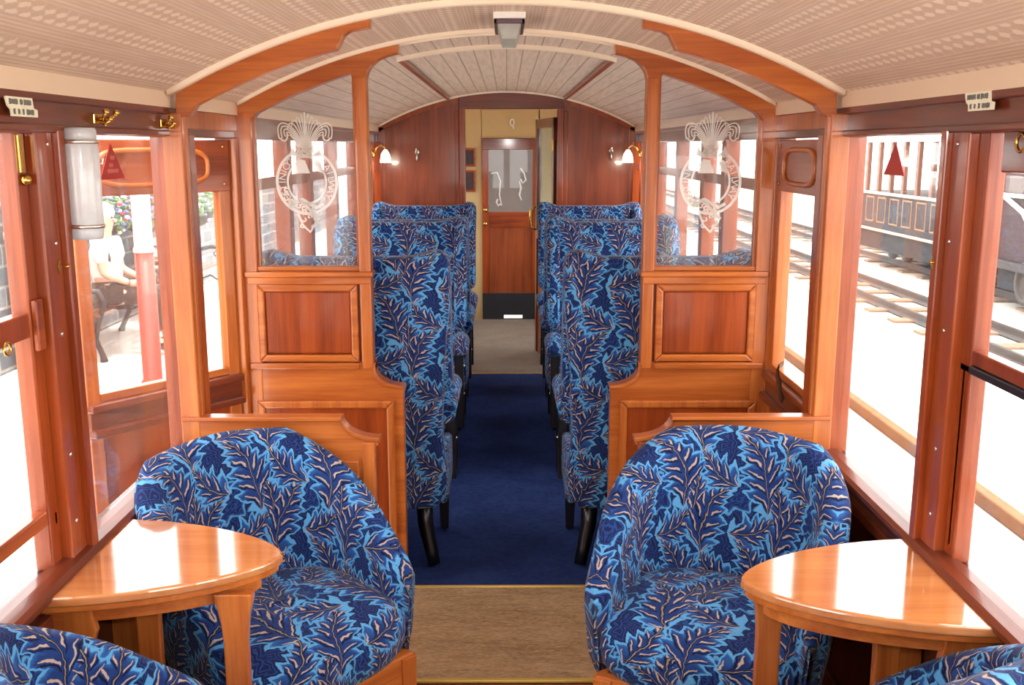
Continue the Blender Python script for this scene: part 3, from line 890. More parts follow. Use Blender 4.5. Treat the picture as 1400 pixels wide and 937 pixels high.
# ------------------------------------------------------------------ lamps
e = empty('tube_lamp', (-.905, 2.16, 1.572)); tag(e, 'frosted ribbed glass tube lamp fixed upright on the left window post', 'wall lamp')
fl = frosted('ribbed_frosted_glass', (.93, .97, 1, 1), .80)
n = 40
q = MB()
prof = [(.029, -.092), (.034, -.085), (.035, 0), (.035, .075), (.034, .086), (.029, .09)]
rows = [[((r + .0012 * math.cos(k * 10 * 2 * PI / n * 1)) * math.cos(2 * PI * k / n), (r + .0012 * math.cos(k * 10 * 2 * PI / n)) * math.sin(2 * PI * k / n), z) for k in range(n)] for r, z in prof]
q.grid(rows, closed_v=True); q.build('glass_tube', fl, e)
capm = frosted('frosted_end_cap', (.86, .9, .95, 1), .95)
q = MB(); q.lathe([(.028, .086), (.033, .090), (.033, .112), (.03, .117)], n=24); q.build('top_cap', capm, e)
q = MB(); q.lathe([(.03, -.118), (.032, -.112), (.034, -.096), (.03, -.088)], n=24); q.build('bottom_cap', capm, e)
for z in (.088, -.09):
    q = MB(); q.lathe([(.036, z - .004), (.0368, z), (.036, z + .004)], n=24); q.build('clip_ring', CHROME, e)
q = MB(); q.box(-.034, -.028, -.018, .018, -.11, .11, .002); q.build('back_plate', W['dz'], e)

e = empty('ceiling_lamp', (.008, 3.16, 2.03)); tag(e, 'square ceiling lamp with dark metal frame and tapering frosted shade between the roof arches', 'ceiling lamp')
q = MB(); q.box(-.048, .048, -.10, .24, -.008, .012, .003); q.build('base_plate', WHITEP, e)
q = MB()
q.box(-.046, .046, -.085, -.074, -.022, -.008, .002); q.box(-.046, .046, .214, .225, -.022, -.008, .002)
q.box(-.046, -.036, -.085, .225, -.022, -.008, .002); q.box(.036, .046, -.085, .225, -.022, -.008, .002)
q.build('dark_frame', plain('bronze_frame', lin(92, 70, 80), .3, .7), e)
q = MB()
q.prism([(-.038, -.012), (.038, -.012), (.022, -.065), (-.022, -.065)], 'y', -.072, .21, bev=.006)
q.build('shade', frosted('lamp_shade_glass', (.66, .68, .64, 1), .93), e)

# ------------------------------------------------------------------ signs and stickers
def scroll_sign(loc, s, lab):
    e = empty('notice_sign', loc); tag(e, lab, 'sign', 'scroll shaped notices')
    k = -s    # text reads left to right as seen from the aisle
    q = MB()
    pts = [(-.062, .016), (-.055, .0), (-.044, -.006), (-.043, -.018), (.062, -.018), (.063, -.004), (.048, -.001), (.044, .018), (-.060, .018)]
    pts = [(-s * a if False else a, b) for a, b in pts]
    q.prism([(a, b) for a, b in pts], 'x', 0, -s * .003); pl = q.build('plate', plain('ivory_plastic', lin(240, 238, 214), .4), e)
    if s > 0: pass
    q = MB(); rnd = random.Random(9 + s)
    for z, runs in ((.009, ((-.050, -.016), (-.008, .002), (.008, .038))), (-.009, ((-.036, -.028), (-.018, -.01), (.0, .008), (.016, .046)))):
        for a, b in runs:
            y = a
            while y < b:
                w_ = rnd.uniform(.0022, .0034); h = rnd.uniform(.0042, .0056)
                yy = y
                q.box(-s * .003, -s * .0036, yy, yy + w_, z - h, z + h)
                y += w_ + .0018
    q.build('worn_lettering', plain('grey_print', lin(84, 84, 84), .6), pl)
    return e
o = scroll_sign((.925, 1.995, 1.737), 1, 'ivory scroll shaped notice with worn lettering on the right rail'); o.rotation_euler = (R(0), 0, 0)
# mirror so that the narrow end faces away from the camera
o.scale = (1, -1, 1)
o = scroll_sign((-.925, 1.95, 1.724), -1, 'ivory scroll shaped notice cut off at the photo edge on the left rail'); 

tri = plain('red_sticker', lin(176, 40, 34), .5)
for s, y, w_, h, zb, lab in ((-1, 2.495, .078, .086, 1.571, 'red triangle sticker with faint lettering on the left window'), (1, 2.532, .068, .08, 1.579, 'plain red triangle sticker on the right window')):
    e = empty('triangle_sticker', (s * .972, y, zb)); tag(e, lab, 'sticker', 'triangle stickers')
    q = MB(); q.prism([(-w_, 0), (w_, 0), (0, h)], 'x', 0, s * .002); st = q.build('triangle', tri, e)
    if s < 0:
        q = MB()
        for (a, b, z) in ((-.03, .03, .02), (-.02, .005, .034), (-.008, .010, .052)):
            y0 = a
            while y0 < b:
                q.box(.0, .0008, y0, y0 + .006, z - .0045, z + .0045); y0 += .0085
        q.build('faint_lettering', plain('faded_print', lin(206, 120, 110), .6), st)

# ------------------------------------------------------------------ tub chairs
def smooth01(t): t = max(0., min(1., t)); return t * t * (3 - 2 * t)
def tub_chair():
    t = empty('tub_chair')
    a_, b_ = .262, .235; yc = .0
    # shell: path from right arm front round the back to left arm front
    path = []
    La = .20
    na, nb = 9, 34
    for i in range(na): path.append((a_, -La + La * i / na))
    for i in range(nb + 1):
        an = PI * i / nb
        path.append((a_ * (abs(math.cos(an)) ** .8) * (1 if math.cos(an) >= 0 else -1), b_ * math.sin(an) ** .8))
    for i in range(1, na + 1): path.append((-a_, -La * i / na))
    n = len(path)
    cum = [0]
    for p, q_ in zip(path, path[1:]): cum.append(cum[-1] + math.hypot(q_[0] - p[0], q_[1] - p[1]))
    tot = cum[-1]
    rows, uvs = [], []
    for i, (x, y) in enumerate(path):
        p0 = path[max(i - 1, 0)]; p1 = path[min(i + 1, n - 1)]
        tx, ty = p1[0] - p0[0], p1[1] - p0[1]
        l = math.hypot(tx, ty); nx, ny = ty / l, -tx / l      # outward
        f = abs(cum[i] / tot * 2 - 1)                            # 0 back centre .. 1 arm front
        top = .865 - .335 * (max(0, f - .30) / .70) ** 1.12 - .012 * smooth01(f / .3)
        end = 1.0
        if f > .93: end = math.sqrt(max(0.02, 1 - ((f - .93) / .07) ** 2))
        th_o, th_i = .036 * end, .034 * end
        zb = .315
        top = zb + (top - zb) * (.90 + .10 * end)
        def P(off, z):
            k = (z - .45) / .42
            gx = 1 + .13 * max(k, -.4); gy = 1 + (.16 if y > 0 else 0.) * max(k, -.4) 
            back = .035 * max(0, k) * smooth01((y + .05) / .25)
            return ((x + nx * off) * gx, (y + ny * off) * gy + back, z)
        prof = [P(-th_i * .6, zb), P(th_o * .6, zb - .004), P(th_o, zb + .03)]
        m_ = 6
        for j in range(1, m_): prof.append(P(th_o * 1.08, zb + .03 + (top - .03 - zb - .03) * j / m_))
        prof += [P(th_o, top - .03), P(th_o * .72, top - .010), P(th_o * .1, top), P(-th_i * .72, top - .012), P(-th_i, top - .035)]
        for j in range(1, m_): prof.append(P(-th_i, top - .035 - (top - .035 - zb - .03) * j / m_))
        prof.append(P(-th_i, zb + .03))
        rows.append(prof)
        v, ac = [], 0
        for j, p in enumerate(prof):
            if j: ac += (Vector(p) - Vector(prof[j - 1])).length
            v.append(ac)
        v.append(ac + .05)
        kk = next(j for j, p in enumerate(prof) if p[2] >= top - 1e-6)
        vt = v[kk]
        uvs.append([(cum[i] * 1.07 + .03, (top + (c - vt)) if j <= kk else (top - (c - vt)) + .0) for j, c in enumerate(v)])
    q = MB()
    V = q.grid(rows, uvs, closed_v=True, flip=True)
    q.bm.faces.new(V[0]); q.bm.faces.new(V[-1][::-1])
    q.build('tub_back', FAB, t, smooth=True)
    # cushion
    q = MB()
    N = 44
    def O(an, sc):
        c_, s_ = math.cos(an), math.sin(an)
        ex = 2 / 3.0
        x = .248 * abs(c_) ** ex * (1 if c_ > 0 else -1); y = .232 * abs(s_) ** ex * (1 if s_ > 0 else -1)
        if y < 0: x *= 1 + .12 * smooth01(-y / .2)
        return x * sc, y * sc - .02
    lev = [(.30, .312), (.86, .308), (.965, .318), (1.03, .345), (1.055, .385), (1.045, .425), (1.0, .452), (.92, .468), (.78, .478), (.55, .484), (.3, .487), (.01, .488)]
    rows, uvs = [], []
    rad = 0; rl = []
    for j, (sc, z) in enumerate(lev):
        rl.append(z)
    # cumulative length from the top centre
    cl = [0] * len(lev)
    for j in range(len(lev) - 2, -1, -1):
        cl[j] = cl[j + 1] + math.hypot((lev[j][0] - lev[j + 1][0]) * .24, lev[j][1] - lev[j + 1][1])
    for k, (sc, z) in enumerate(lev):
        r_, u_ = [], []
        for i in range(N + 1):
            an = 2 * PI * i / N
            x, y = O(an, sc)
            d0 = math.hypot(x, y) or 1
            ln = cl[k] + .0024
            if i < N: r_.append((x, y, z - .018 * max(0, -y / .25) * (1 if z > .44 else .3)))
            u_.append((x / d0 * ln + .11, y / d0 * ln + .07))
        rows.append(r_); uvs.append(u_)
    V = q.grid(rows, uvs, closed_v=True)
    q.bm.faces.new(V[0][::-1]); q.bm.faces.new(V[-1])
    q.build('seat_cushion', FAB, t, smooth=True)
    q = MB(); q.box(-.25, .25, -.225, -.195, .23, .315, .005); q.build('front_rail', W['ox'], t)
    for sx in (-1, 1):
        q = MB(); q.box(sx * .225, sx * .25, -.2, .17, .25, .315, .004); q.build('side_rail', W['oy'], t)
        q = MB(); q.prism([(sx * .255, .31), (sx * .205, .31), (sx * .215, .001), (sx * .25, .001)], 'y', -.232, -.19, bev=.004); q.build('leg', W['oz'], t)
        q = MB(); q.prism([(.10, .32), (.15, .32), (.215, .001), (.18, .001)], 'x', sx * .19, sx * .225, bev=.004); q.build('leg', W['oz'], t)
    q = MB(); q.box(-.22, .22, .13, .155, .26, .315, .004); q.build('back_rail', W['ox'], t)
    return t
tub = tub_chair()
TC = [((-.585, 2.428), math.atan2(.72, .69), 'blue leaf-patterned tub chair behind the left table, facing the camera'),
      ((.545, 2.43), math.atan2(-.415, .91), 'blue leaf-patterned tub chair behind the right table, facing the camera'),
      ((-.585, 1.60), PI - math.atan2(.72, .69), 'blue leaf-patterned tub chair in the bottom left corner, only its back showing'),
      ((.605, 1.64), PI - math.atan2(-.415, .91) , 'blue leaf-patterned tub chair in the bottom right corner, only its back showing')]
for i, ((x, y), a, lab) in enumerate(TC):
    o = tub if i == 0 else copy_tree(tub)
    o.location = (x, y, .009); o.rotation_euler = (0, 0, a)
    tag(o, lab, 'armchair', 'tub chairs')

# ------------------------------------------------------------------ wall tables
def side_table():
    """local: straight edge along x=0 (wall), bullet shape toward +x"""
    t = empty('side_table')
    def outline(off=0, tip=.462, hw=.222):
        pts = []
        for i in range(29):
            a = -PI / 2 + PI * i / 28
            y = math.sin(a); c = math.cos(a)
            pts.append((.0 + (tip - off) * c ** 1.12, (hw - off) * (abs(y) ** 1.25) * (1 if y > 0 else -1)))
        return pts
    q = MB(); q.prism(outline(), 'z', .728, .75, bev=.006, seg=3); q.build('tabletop', W['top'], t)
    q = MB(); q.prism(outline(.010), 'z', .712, .729, bev=.003); q.build('edge_moulding', W['ox'], t)
    q = MB(); q.prism(outline(.05), 'z', .672, .714, bev=.002)
    q.build('apron', W['ox'], t)
    lg = [(-.042, .70), (.042, .70), (.041, .685), (.034, .66), (.029, .63), (.026, .59), (.025, .012), (-.025, .012), (-.026, .59), (-.029, .63), (-.034, .66), (-.041, .685)]
    q = MB(); q.prism([(.375 + x, z) for x, z in lg], 'y', -.10, -.075, bev=.003); q.build('leg', W['oz'], t)
    q = MB(); q.prism([(.15 + x, z) for x, z in lg], 'y', .0, .025, bev=.003); q.build('leg', W['oz'], t)
    # wall bracket with wavy edge
    wv = [(.0, .70), (.10, .70)] + [(.10 - .03 * k / 8 + .012 * math.sin(k * 1.6), .70 - .4 * k / 8) for k in range(1, 9)] + [(.0, .28)]
    q = MB(); q.prism(wv, 'y', -.17, -.148, bev=.003); q.build('wall_bracket', W['oz'], t)
    q = MB(); q.prism(wv, 'y', .148, .17, bev=.003); q.build('wall_bracket', W['oz'], t)
    return t
tb = side_table()
tb.location = (-.962, 2.086, .009); tag(tb, 'polished bullet-shaped wooden table under the left windows', 'table', 'wall tables')
t2 = copy_tree(tb); t2.rotation_euler = (0, 0, PI); t2.location = (.953, 1.952, .009)
t2.scale = (1, 1, 1)
tag(t2, 'polished bullet-shaped wooden table under the right windows, glaring white', 'table', 'wall tables')

# ------------------------------------------------------------------ winged double seats
def wing_seat():
    """faces -y; origin on the floor under the back's rear face; +x side is one end"""
    t = empty('winged_seat')
    hw = .355
    half = [(.0, 1.236), (.20, 1.236), (.25, 1.246), (.30, 1.262), (.335, 1.255), (.352, 1.23), (.356, 1.18), (.352, 1.05), (.336, .90), (.324, .78), (.318, .64), (.312, .53), (.318, .47), (.33, .40), (.332, .33), (.318, .275), (.28, .235), (.0, .225)]
    out = half + [(-x, z) for x, z in half[-2:0:-1]]
    q = MB(); q.prism(out, 'y', -.13, 0, bev=.032, seg=3)
    for v in q.bm.verts:
        z = v.co.z
        v.co.y += math.tan(R(9)) * (z - .62) if z > .62 else 0
        v.co.y += -.018 * math.cos(v.co.x / hw * 1.2) * (1 if v.co.y < -.06 else 0)
    q.build('backrest', FAB, t, smooth=False)
    for sx in (-1, 1):
        wg = [(-.06, .70), (-.06, .80), (-.045, 1.23), (-.10, 1.245), (-.165, 1.21), (-.205, 1.10), (-.20, .95), (-.225, .80), (-.25, .70)]
        q = MB(); q.prism([(y + math.tan(R(9)) * (z - .62), z) for y, z in wg], 'x', sx * .285, sx * .352, bev=.026, seg=3); q.build('wing', FAB, t, smooth=True)
        # arm: padded roll, dark front post and lower skirt
        q = MB(); q.tube([(sx * .318, -.10, .60), (sx * .322, -.25, .635), (sx * .322, -.40, .645), (sx * .322, -.455, .635), (sx * .322, -.47, .60)], [.045, .05, .052, .052, .04], 14); q.build('armrest', FAB, t)
        q = MB(); q.box(sx * .30, sx * .345, -.455, -.415, .22, .61, .006); q.build('arm_post', BLACK, t)
        q = MB(); q.ball((sx * .347, -.438, .545), .011, (.4, 1, 1), 1); q.build('stud', CHROME, t)
        q = MB(); q.ball((sx * .347, -.438, .40), .009, (.4, 1, 1), 1); q.build('stud', CHROME, t)
        q = MB(); q.prism([(-.44, .24), (-.08, .235), (-.08, .46), (-.44, .43)], 'x', sx * .28, sx * .33, bev=.02, seg=3); q.build('side_skirt', FAB, t, smooth=True)
        q = MB(); q.prism([(sx * .315, .25), (sx * .265, .25), (sx * .275, .001), (sx * .31, .001)], 'y', -.45, -.40, bev=.004); q.build('leg', BLACK, t)
        M = Matrix.Identity(4)
        q = MB(); q.tube([(sx * .235, -.075, .25), (sx * .24, -.06, .16), (sx * .262, -.035, .06), (sx * .275, -.02, .001)], [.034, .031, .026, .024], 4); q.build('leg', BLACK, t)
    q = MB(); q.box(-.29, .29, -.56, -.10, .32, .47, .04); q.build('seat_cushion', FAB, t, smooth=True)
    q = MB(); q.box(-.30, .30, -.54, -.12, .235, .33, .012); q.build('seat_base', FAB, t)
    return t
ws = wing_seat()
SEATS = [(3.70, 1, 'nearest winged blue seat, seen from behind, back against the %s partition'),
         (5.36, 0, 'winged blue seat facing the camera in the middle of the %s row'),
         (5.60, 1, 'winged blue seat facing away, back to back with the middle seat of the %s row'),
         (6.86, 0, 'farthest winged blue seat facing the camera by the %s bulkhead')]
first = True
for s, nm in ((-1, 'left'), (1, 'right')):
    for y, away, lab in SEATS:
        o = ws if first else copy_tree(ws)
        first = False
        o.location = (s * .565, y, .016); o.rotation_euler = (0, 0, PI if away else 0)
        tag(o, lab % nm, 'seat', 'winged double seats')

# ------------------------------------------------------------------ outside left: platform
GL = plain('platform_paving', lin(206, 198, 188), .9, 0, .08, 4)
q = MB(); q.box(-40, -1.28, -20, 60, -.4, -.2); tag(q.build('ground_platform', GL), kind='structure')
def stone_mat():
    m, nt, b = new_mat('grey_slate_stone')
    br = nt.nodes.new('ShaderNodeTexBrick')
    nt.links.new(coords(nt, 'UV'), br.inputs['Vector'])
    br.inputs['Color1'].default_value = lin(120, 122, 126); br.inputs['Color2'].default_value = lin(88, 90, 96); br.inputs['Mortar'].default_value = lin(168, 164, 156)
    br.inputs['Scale'].default_value = 1; br.inputs['Brick Width'].default_value = .42; br.inputs['Row Height'].default_value = .17; br.inputs['Mortar Size'].default_value = .012
    n = noise(nt, coords(nt), 9, 3)
    nt.links.new(mixc(nt, NX(nt, n.outputs[0]).ss(.3, .7) * .4, br.outputs[0], lin(70, 70, 76)), b.inputs['Base Color'])
    b.inputs['Roughness'].default_value = .9
    bump(nt, b, br.outputs['Fac'], -.4, .02)
    return m
q = MB(); q.box(-4.5, -4.15, 1.5, 8.45, -.2, 2.4); q.box(-4.5, -4.15, 8.45, 24, -.2, 1.0); q.box(-4.55, -4.1, 8.46, 24, 1.0, 1.07, .01)
tag(q.build('stone_wall', stone_mat()), 'grey stone platform wall behind the bench outside the left windows', 'wall')
q = MB(); q.tube([(-4.08, 8.22, -.2), (-4.08, 8.22, 2.4)], .045, 12); q.lathe([(.055, 0), (.055, .06)], (-4.08, 8.22, .9), 12); q.lathe([(.055, 0), (.055, .06)], (-4.08, 8.22, 1.9), 12)
tag(q.build('drainpipe', WHITEP), 'white drainpipe on the stone wall outside the leftmost window', 'drainpipe')
# platform post, red below and white above
e = empty('platform_post', (-2.765, 7.59, -.2)); tag(e, 'round platform post painted red below and white above, outside left', 'post')
q = MB(); q.lathe([(.09, 0), (.09, .05), (.073, .07), (.070, 1.06)], n=20); q.build('red_shaft', plain('red_post_paint', lin(196, 58, 48), .4), e)
q = MB(); q.lathe([(.078, 1.06), (.078, 1.09), (.068, 1.10), (.066, 2.9), (.10, 3.0)], n=20); q.build('white_shaft', WHITEP, e)
# benches
def bench():
    """sits facing +x, length along y, origin at ground centre"""
    t = empty('platform_bench')
    iron = plain('black_cast_iron', lin(36, 40, 46), .4, .3)
    for y in (-.75, .75):
        q = MB()
        q.tube([(.20, y, .0), (.19, y, .06), (.14, y, .20), (.17, y, .34), (.2, y, .42)], [.036, .026, .024, .026, .03], 8)
        q.tube([(-.22, y, .0), (-.2, y, .06), (-.12, y, .22), (-.15, y, .38), (-.2, y, .6), (-.26, y, .86)], [.036, .026, .024, .024, .022, .02], 8)
        q.tube([(.2, y, .42), (.05, y, .39), (-.15, y, .39)], .016, 8)
        q.tube([(.2, y, .42), (.24, y, .52), (.19, y, .62), (.05, y, .63), (-.08, y, .60), (-.19, y, .60)], .024, 8)
        q.tube([(.14, y, .5 + 0), (.19, y, .55), (.13, y, .585), (.08, y, .55), (.11, y, .51)], .01, 6)
        q.tube([(.14, y, .20), (.03, y, .28), (-.12, y, .22)], .012, 6)
        q.build('iron_end', iron, t)
    pl = wood('bench_plank', lin(134, 84, 60), lin(96, 56, 40), 'y')
    for k in range(4):
        q = MB(); q.box(-.16 + k * .095, -.08 + k * .095, -.8, .8, .40, .43, .004); q.build('seat_plank', pl, t)
    for k in range(3):
        z = .52 + k * .12
        q = MB(); q.box(-.02, .01, -.8, .8, 0, .09, .004, Matrix.Translation((-.165 - k * .028, 0, z)) @ Matrix.Rotation(R(-14), 4, 'Y')); q.build('back_plank', pl, t)
    return t
b1 = bench(); b1.location = (-3.72, 9.28, -.2); tag(b1, 'cast iron and plank bench with the seated person, outside left', 'bench', 'platform benches')
b2 = copy_tree(b1); b2.location = (-3.72, 11.6, -.2); tag(b2, 'empty cast iron bench further along the platform, left of the partition', 'bench', 'platform benches')

# seated person (faces +x), built as one skinned body with clothes as children
def skin_obj(name, verts, edges, radii, mat, parent, root=0, sub=2):
    me = bpy.data.meshes.new(name); me.from_pydata(verts, edges, [])
    o = bpy.data.objects.new(name, me); C.objects.link(o); o.parent = parent
    me.materials.append(mat)
    o.modifiers.new('skin', 'SKIN').use_smooth_shade = True
    sv = me.skin_vertices[0].data
    for i, r in enumerate(radii):
        sv[i].radius = r if isinstance(r, tuple) else (r, r)
        sv[i].use_root = (i == root)
    s_ = o.modifiers.new('sub', 'SUBSURF'); s_.levels = sub; s_.render_levels = sub
    return o
SKIN = plain('skin', lin(222, 168, 142), .55, 0, .06)
pe = empty('person', (-3.60, 8.98, .265)); tag(pe, 'white-haired person in a white shirt and dark trousers sitting on the platform bench', 'person')
bodyV = [(0, 0, .10), (-.03, 0, .28), (-.06, 0, .46), (-.05, 0, .57), (-.01, 0, .66), (.0, 0, .74), (.0, 0, .83),
         (.0, .17, .53), (.03, .2, .28), (.24, .15, .19), (-.0, -.17, .53), (.03, -.2, .28), (.24, -.15, .19),
         (.04, .1, .07), (.44, .12, .07), (.43, .12, -.33), (.55, .13, -.37), (.04, -.1, .07), (.44, -.12, .07), (.40, -.12, -.33), (.52, -.13, -.37)]
bodyE = [(0, 1), (1, 2), (2, 3), (3, 4), (4, 5), (5, 6), (2, 7), (7, 8), (8, 9), (2, 10), (10, 11), (11, 12), (0, 13), (13, 14), (14, 15), (15, 16), (0, 17), (17, 18), (18, 19), (19, 20)]
bodyR = [(.13, .13), (.13, .12), (.13, .10), .055, (.075, .07), (.095, .08), (.075, .07), .055, .042, .03, .055, .042, .03, .085, .06, .045, .035, .085, .06, .045, .035]
body = skin_obj('body', bodyV, bodyE, bodyR, SKIN, pe)
WS = plain('white_shirt', lin(244, 242, 238), .8, 0, .03)
skin_obj('shirt', [(0, 0, .12), (-.03, 0, .28), (-.06, 0, .46), (-.05, 0, .55), (.0, .175, .53), (.02, .2, .36), (.0, -.175, .53), (.02, -.2, .36)],
         [(0, 1), (1, 2), (2, 3), (2, 4), (4, 5), (2, 6), (6, 7)], [(.15, .15), (.155, .145), (.15, .12), .07, .075, .065, .075, .065], WS, pe)
skin_obj('trousers', [(0, 0, .09), (.04, .1, .075), (.44, .12, .075), (.43, .12, -.30), (.04, -.1, .075), (.44, -.12, .075), (.40, -.12, -.30)],
         [(0, 1), (1, 2), (2, 3), (0, 4), (4, 5), (5, 6)], [(.15, .13), .10, .082, .068, .10, .082, .068], plain('dark_trousers', lin(48, 36, 32), .8), pe)
hair = MB(); hair.ball((-.02, 0, .81), .108, (1.02, .92, .92), 2); hair.ball((-.06, 0, .74), .085, (.9, 1, 1.1), 2)
hair.build('hair', plain('white_hair', lin(240, 230, 214), .8, 0, .06, 90), pe)
q = MB(); q.ball((.088, 0, .735), .016, (1.4, .8, 1.2), 1); q.build('nose', SKIN, pe)
for k in (-1, 1):
    q = MB(); q.ball((.0, k * .083, .745), .026, (.7, .35, 1.15), 1); q.build('ear', SKIN, pe)
    q = MB(); q.ball((.077, k * .033, .765), .010, sub=1); q.build('eye', plain('eye', lin(60, 50, 46), .3), pe)
    q = MB()
    q.tube([(.24, k * .15, .19), (.30, k * .13, .185)], [.03, .034], 8)
    for j in range(4):
        yy = k * .13 + (j - 1.5) * .018
        L = (.05, .062, .06, .046)[j]
        q.tube([(.30, yy, .187), (.30 + L * .55, yy, .18), (.30 + L, yy - k * .003, .162)], [.0095, .009, .007], 6)
    q.tube([(.27, k * .13 - k * .03, .185), (.30, k * .13 - k * .045, .178), (.325, k * .13 - k * .045, .168)], [.011, .01, .008], 6)
    q.build('hand', SKIN, pe)
    q = MB(); q.box(.37 if k > 0 else .34, .60 if k > 0 else .57, k * .125 - .045, k * .125 + .045, -.418, -.35, .02); q.build('shoe', BLACK, pe)
q = MB(); q.box(.085, .092, -.022, .022, .695, .702, .002); q.build('mouth', plain('lip', lin(176, 104, 92), .5), pe)

# hanging flower baskets
def basket(loc, lab, seed):
    rnd = random.Random(seed)
    e = empty('flower_basket', loc); tag(e, lab, 'flower basket', 'platform flower baskets')
    cols = [('leaf_clump', lin(92, 128, 78)), ('red_blossom', lin(214, 74, 82)), ('white_blossom', lin(240, 236, 236)), ('blue_blossom', lin(120, 120, 196))]
    for nm, c in cols:
        q = MB()
        for k in range(110 if nm == 'leaf_clump' else 42):
            a = rnd.uniform(0, 2 * PI); h = rnd.uniform(-.22, .16); rr = .30 * math.sqrt(max(.05, 1 - (h / .26) ** 2)) * rnd.uniform(.6, 1.05)
            q.ball((rr * math.cos(a), rr * 1.25 * math.sin(a), h), rnd.uniform(.018, .036) * (1.2 if nm == 'leaf_clump' else .9), (1, 1, .7), 1)
        o = q.build(nm, plain(nm, c, .8, 0, .3, 40), e); o['kind'] = 'stuff'
    q = MB(); q.lathe([(.05, -.30), (.16, -.24), (.22, -.12)], n=14); q.build('bowl', plain('dark_basket', lin(60, 48, 40), .9), e)
    q = MB(); q.tube([(0, 0, .1), (0, 0, .9)], .008, 6); q.build('hanger', BLACK, e)
basket((-3.96, 9.75, 1.03), 'red white and blue flower basket hanging just above the seated person', 1)
basket((-3.9, 10.75, 1.02), 'flower basket hanging between the seated person and the post', 4)
basket((-3.86, 12.5, .98), 'flower basket hanging beyond the post, seen through the doorway', 8)

# ------------------------------------------------------------------ outside right: track and stock
q = MB(); q.box(1.28, 60, -20, 80, -.45, -.3); tag(q.build('ground_ballast', plain('pale_ballast', lin(200, 194, 184), .95, 0, .2, 12)), kind='structure')
q = MB(); q.box(2.60, 2.675, -5, 40, -.3, -.215, .01); tag(q.build('kerb_timber', plain('weathered_timber', lin(128, 84, 50), .9, 0, .25, 6)), 'long weathered timber kerb beside the line outside the right windows', 'timber')
rail_m = plain('rusty_rail', lin(70, 62, 58), .6, .3, .25)
slp = plain('sleeper_timber', lin(128, 106, 86), .9, 0, .3)
def track(x0, lab):
    e = empty('railway_track', (x0, 0, -.3)); tag(e, lab, 'railway track', 'tracks outside right')
    for k in (-.3, .3):
        q = MB(); q.prism([(k - .04, .02), (k + .04, .02), (k + .02, .035), (k + .01, .05), (k + .01, .09), (k + .022, .095), (k + .022, .12), (k - .022, .12), (k - .022, .095), (k - .01, .09), (k - .01, .05), (k - .02, .035)], 'y', 3, 45); q.build('rail', rail_m, e)
    for i in range(42):
        q = MB(); q.box(-.55, .55, 5 + i * .75, 5.22 + i * .75, -.04, .03, .01); q.build('sleeper', slp, e)
track(4.9, 'nearer narrow gauge track outside the right windows')
track(6.75, 'farther narrow gauge track under the dark carriage')

def carriage(y0, y1, nwin, name, lab):
    """old carriage with its near side at x=6.0"""
    e = empty(name, (6.75, (y0 + y1) / 2, -.3)); tag(e, lab, 'carriage', 'carriages outside right')
    c = (y0 + y1) / 2; a, b = y0 - c, y1 - c
    dk = plain('black_carriage_paint', lin(34, 36, 44), .75, 0, .2)
    q = MB(); q.box(-.72, .75, a, b, .62, 1.22, .01); q.build('lower_body', dk, e)
    q = MB(); q.box(-.74, .77, a - .05, b + .05, 2.02, 2.1, .01); q.build('roof', plain('pale_roof', lin(226, 222, 214), .7), e)
    q = MB(); q.box(-.745, -.715, a, b, 1.19, 1.235, .004); q.build('waist_rail', plain('cream_lining', lin(200, 186, 160), .5), e)
    q = MB(); q.box(-.74, -.715, a, b, .60, .64, .004); q.build('sole_bar', plain('pale_sole_bar', lin(206, 178, 150), .6), e)
    q = MB(); q.box(-.66, .66, a + .1, b - .1, .30, .60); q.build('underframe', plain('dark_underframe', lin(28, 28, 32), .8), e)
    st = (b - a) / nwin
    gold = plain('gold_lining', lin(150, 96, 46), .5)
    for i in range(nwin + 1):
        q = MB(); q.box(-.72, -.66, a + i * st - .05, a + i * st + .05, 1.22, 2.03, .006); q.build('window_pillar', plain('brown_pillar', lin(104, 66, 52), .5), e)
        if i < nwin:
            q = MB()
            m_ = .08
            q.mitre(a + i * st + m_, a + (i + 1) * st - m_, .74, 1.15, .022, .7205, .7245, Matrix.Rotation(R(90), 4, 'Z'))
            q.build('panel_lining', gold, e)
    for k in (a + .9, a + 1.5, b - 1.5, b - .9):
        q = MB(); q.lathe([(.22, 0), (.22, .05), (.03, .06)], (0, 0, 0), 20, Matrix.Translation((-.30, k, .34)) @ Matrix.Rotation(R(-90), 4, 'Y')); q.build('wheel', rail_m, e)
carriage(12.75, 17.4, 9, 'railway_carriage', 'long dark lined carriage standing on the far track outside the right windows')
e = empty('brake_van', (6.75, 10.75, -.3)); tag(e, 'dark plum goods van with white pipework at the far right of the photo', 'van')
pm = plain('plum_paint', lin(60, 40, 46), .75, 0, .15)
q = MB(); q.box(-.70, .75, -2.0, 1.6, .60, 2.0, .01); q.build('body', pm, e)
q = MB(); q.box(-.78, .80, -2.2, 1.75, 2.0, 2.08, .01); q.build('roof', plain('van_roof', lin(150, 148, 146), .7), e)
q = MB(); q.box(-.72, -.69, -.6, .5, 1.15, 1.75, .01); q.build('window_opening', plain('brown_window', lin(96, 72, 60), .5), e)
wp = plain('white_pipe', lin(240, 238, 234), .4)
q = MB(); q.tube([(-.76, 1.5, .62), (-.76, 1.5, 1.98)], .03, 8); q.tube([(-.76, -1.9, 1.38), (-.76, 1.5, 1.38)], .025, 8); q.tube([(-.76, 1.3, 1.36), (-.78, .8, 1.2), (-.78, .5, .95), (-.77, .45, .62)], .03, 8); q.build('handrail', wp, e)
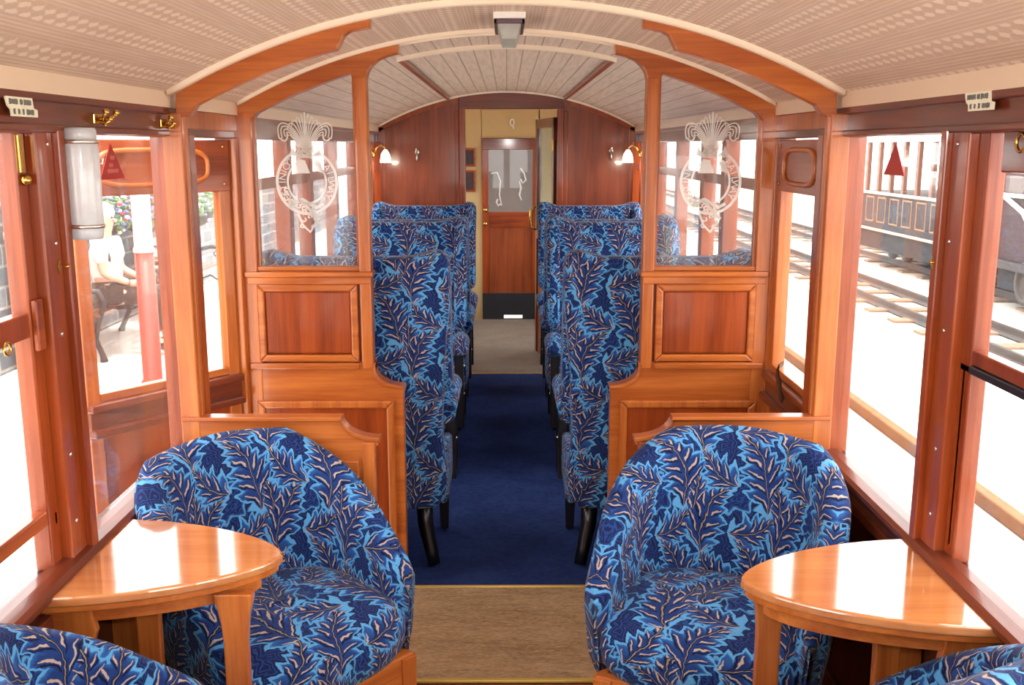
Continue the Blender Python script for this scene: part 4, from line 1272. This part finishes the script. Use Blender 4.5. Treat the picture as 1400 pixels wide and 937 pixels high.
q = MB(); q.box(-.78, .75, -2.1, 1.7, .50, .60, .01); q.build('footboard', plain('dark_footboard', lin(58, 54, 56), .7), e)
q = MB(); q.box(-.66, .66, -1.9, 1.5, .24, .50); q.build('underframe', plain('van_underframe', lin(26, 26, 30), .8), e)
for k in (-1.2, .7):
    q = MB(); q.lathe([(.26, 0), (.26, .05), (.19, .055), (.19, .03), (.05, .03), (.04, .07)], (0, 0, 0), 24, Matrix.Translation((-.68, k, .38)) @ Matrix.Rotation(R(-90), 4, 'Y')); q.build('wheel', rail_m, e)

# ------------------------------------------------------------------ light
wd = bpy.data.worlds.new('W'); bpy.context.scene.world = wd; wd.use_nodes = True
bg = wd.node_tree.nodes['Background']; bg.inputs[0].default_value = (1, .985, .96, 1); bg.inputs[1].default_value = 5.5
sun = bpy.data.lights.new('sun', 'SUN'); sun.energy = 4; sun.angle = R(2); sun.color = (1, .95, .86)
so = bpy.data.objects.new('sun', sun); C.objects.link(so); so.rotation_euler = (R(6), R(4), 0); so.location = (6, -4, 8)
fl_ = bpy.data.lights.new('camera_flash', 'AREA'); fl_.energy = 9; fl_.shape = 'RECTANGLE'; fl_.size = .08; fl_.size_y = .05; fl_.color = (1, .97, .93)
fo = bpy.data.objects.new('camera_flash', fl_); C.objects.link(fo); fo.location = (.03, -.02, 1.74); fo.rotation_euler = (R(90 - 4), 0, 0)

cam = bpy.data.cameras.new('camera'); co = bpy.data.objects.new('camera', cam); C.objects.link(co)
cam.sensor_width = 36; cam.lens = 36 * 1361 / 1400; cam.clip_start = .02; cam.clip_end = 300
co.location = (0, 0, ZE); co.rotation_euler = (R(90 - 11.14), 0, R(-.295))
sc = bpy.context.scene
sc.camera = co
sc.view_settings.view_transform = 'Standard'
sc.view_settings.look = 'None'
sc.view_settings.exposure = .25
sc.cycles.max_bounces = 10; sc.cycles.diffuse_bounces = 5; sc.cycles.transparent_max_bounces = 24
sc.cycles.caustics_reflective = False; sc.cycles.caustics_refractive = False
sc.cycles.sample_clamp_indirect = 6
sc.cycles.use_denoising = True
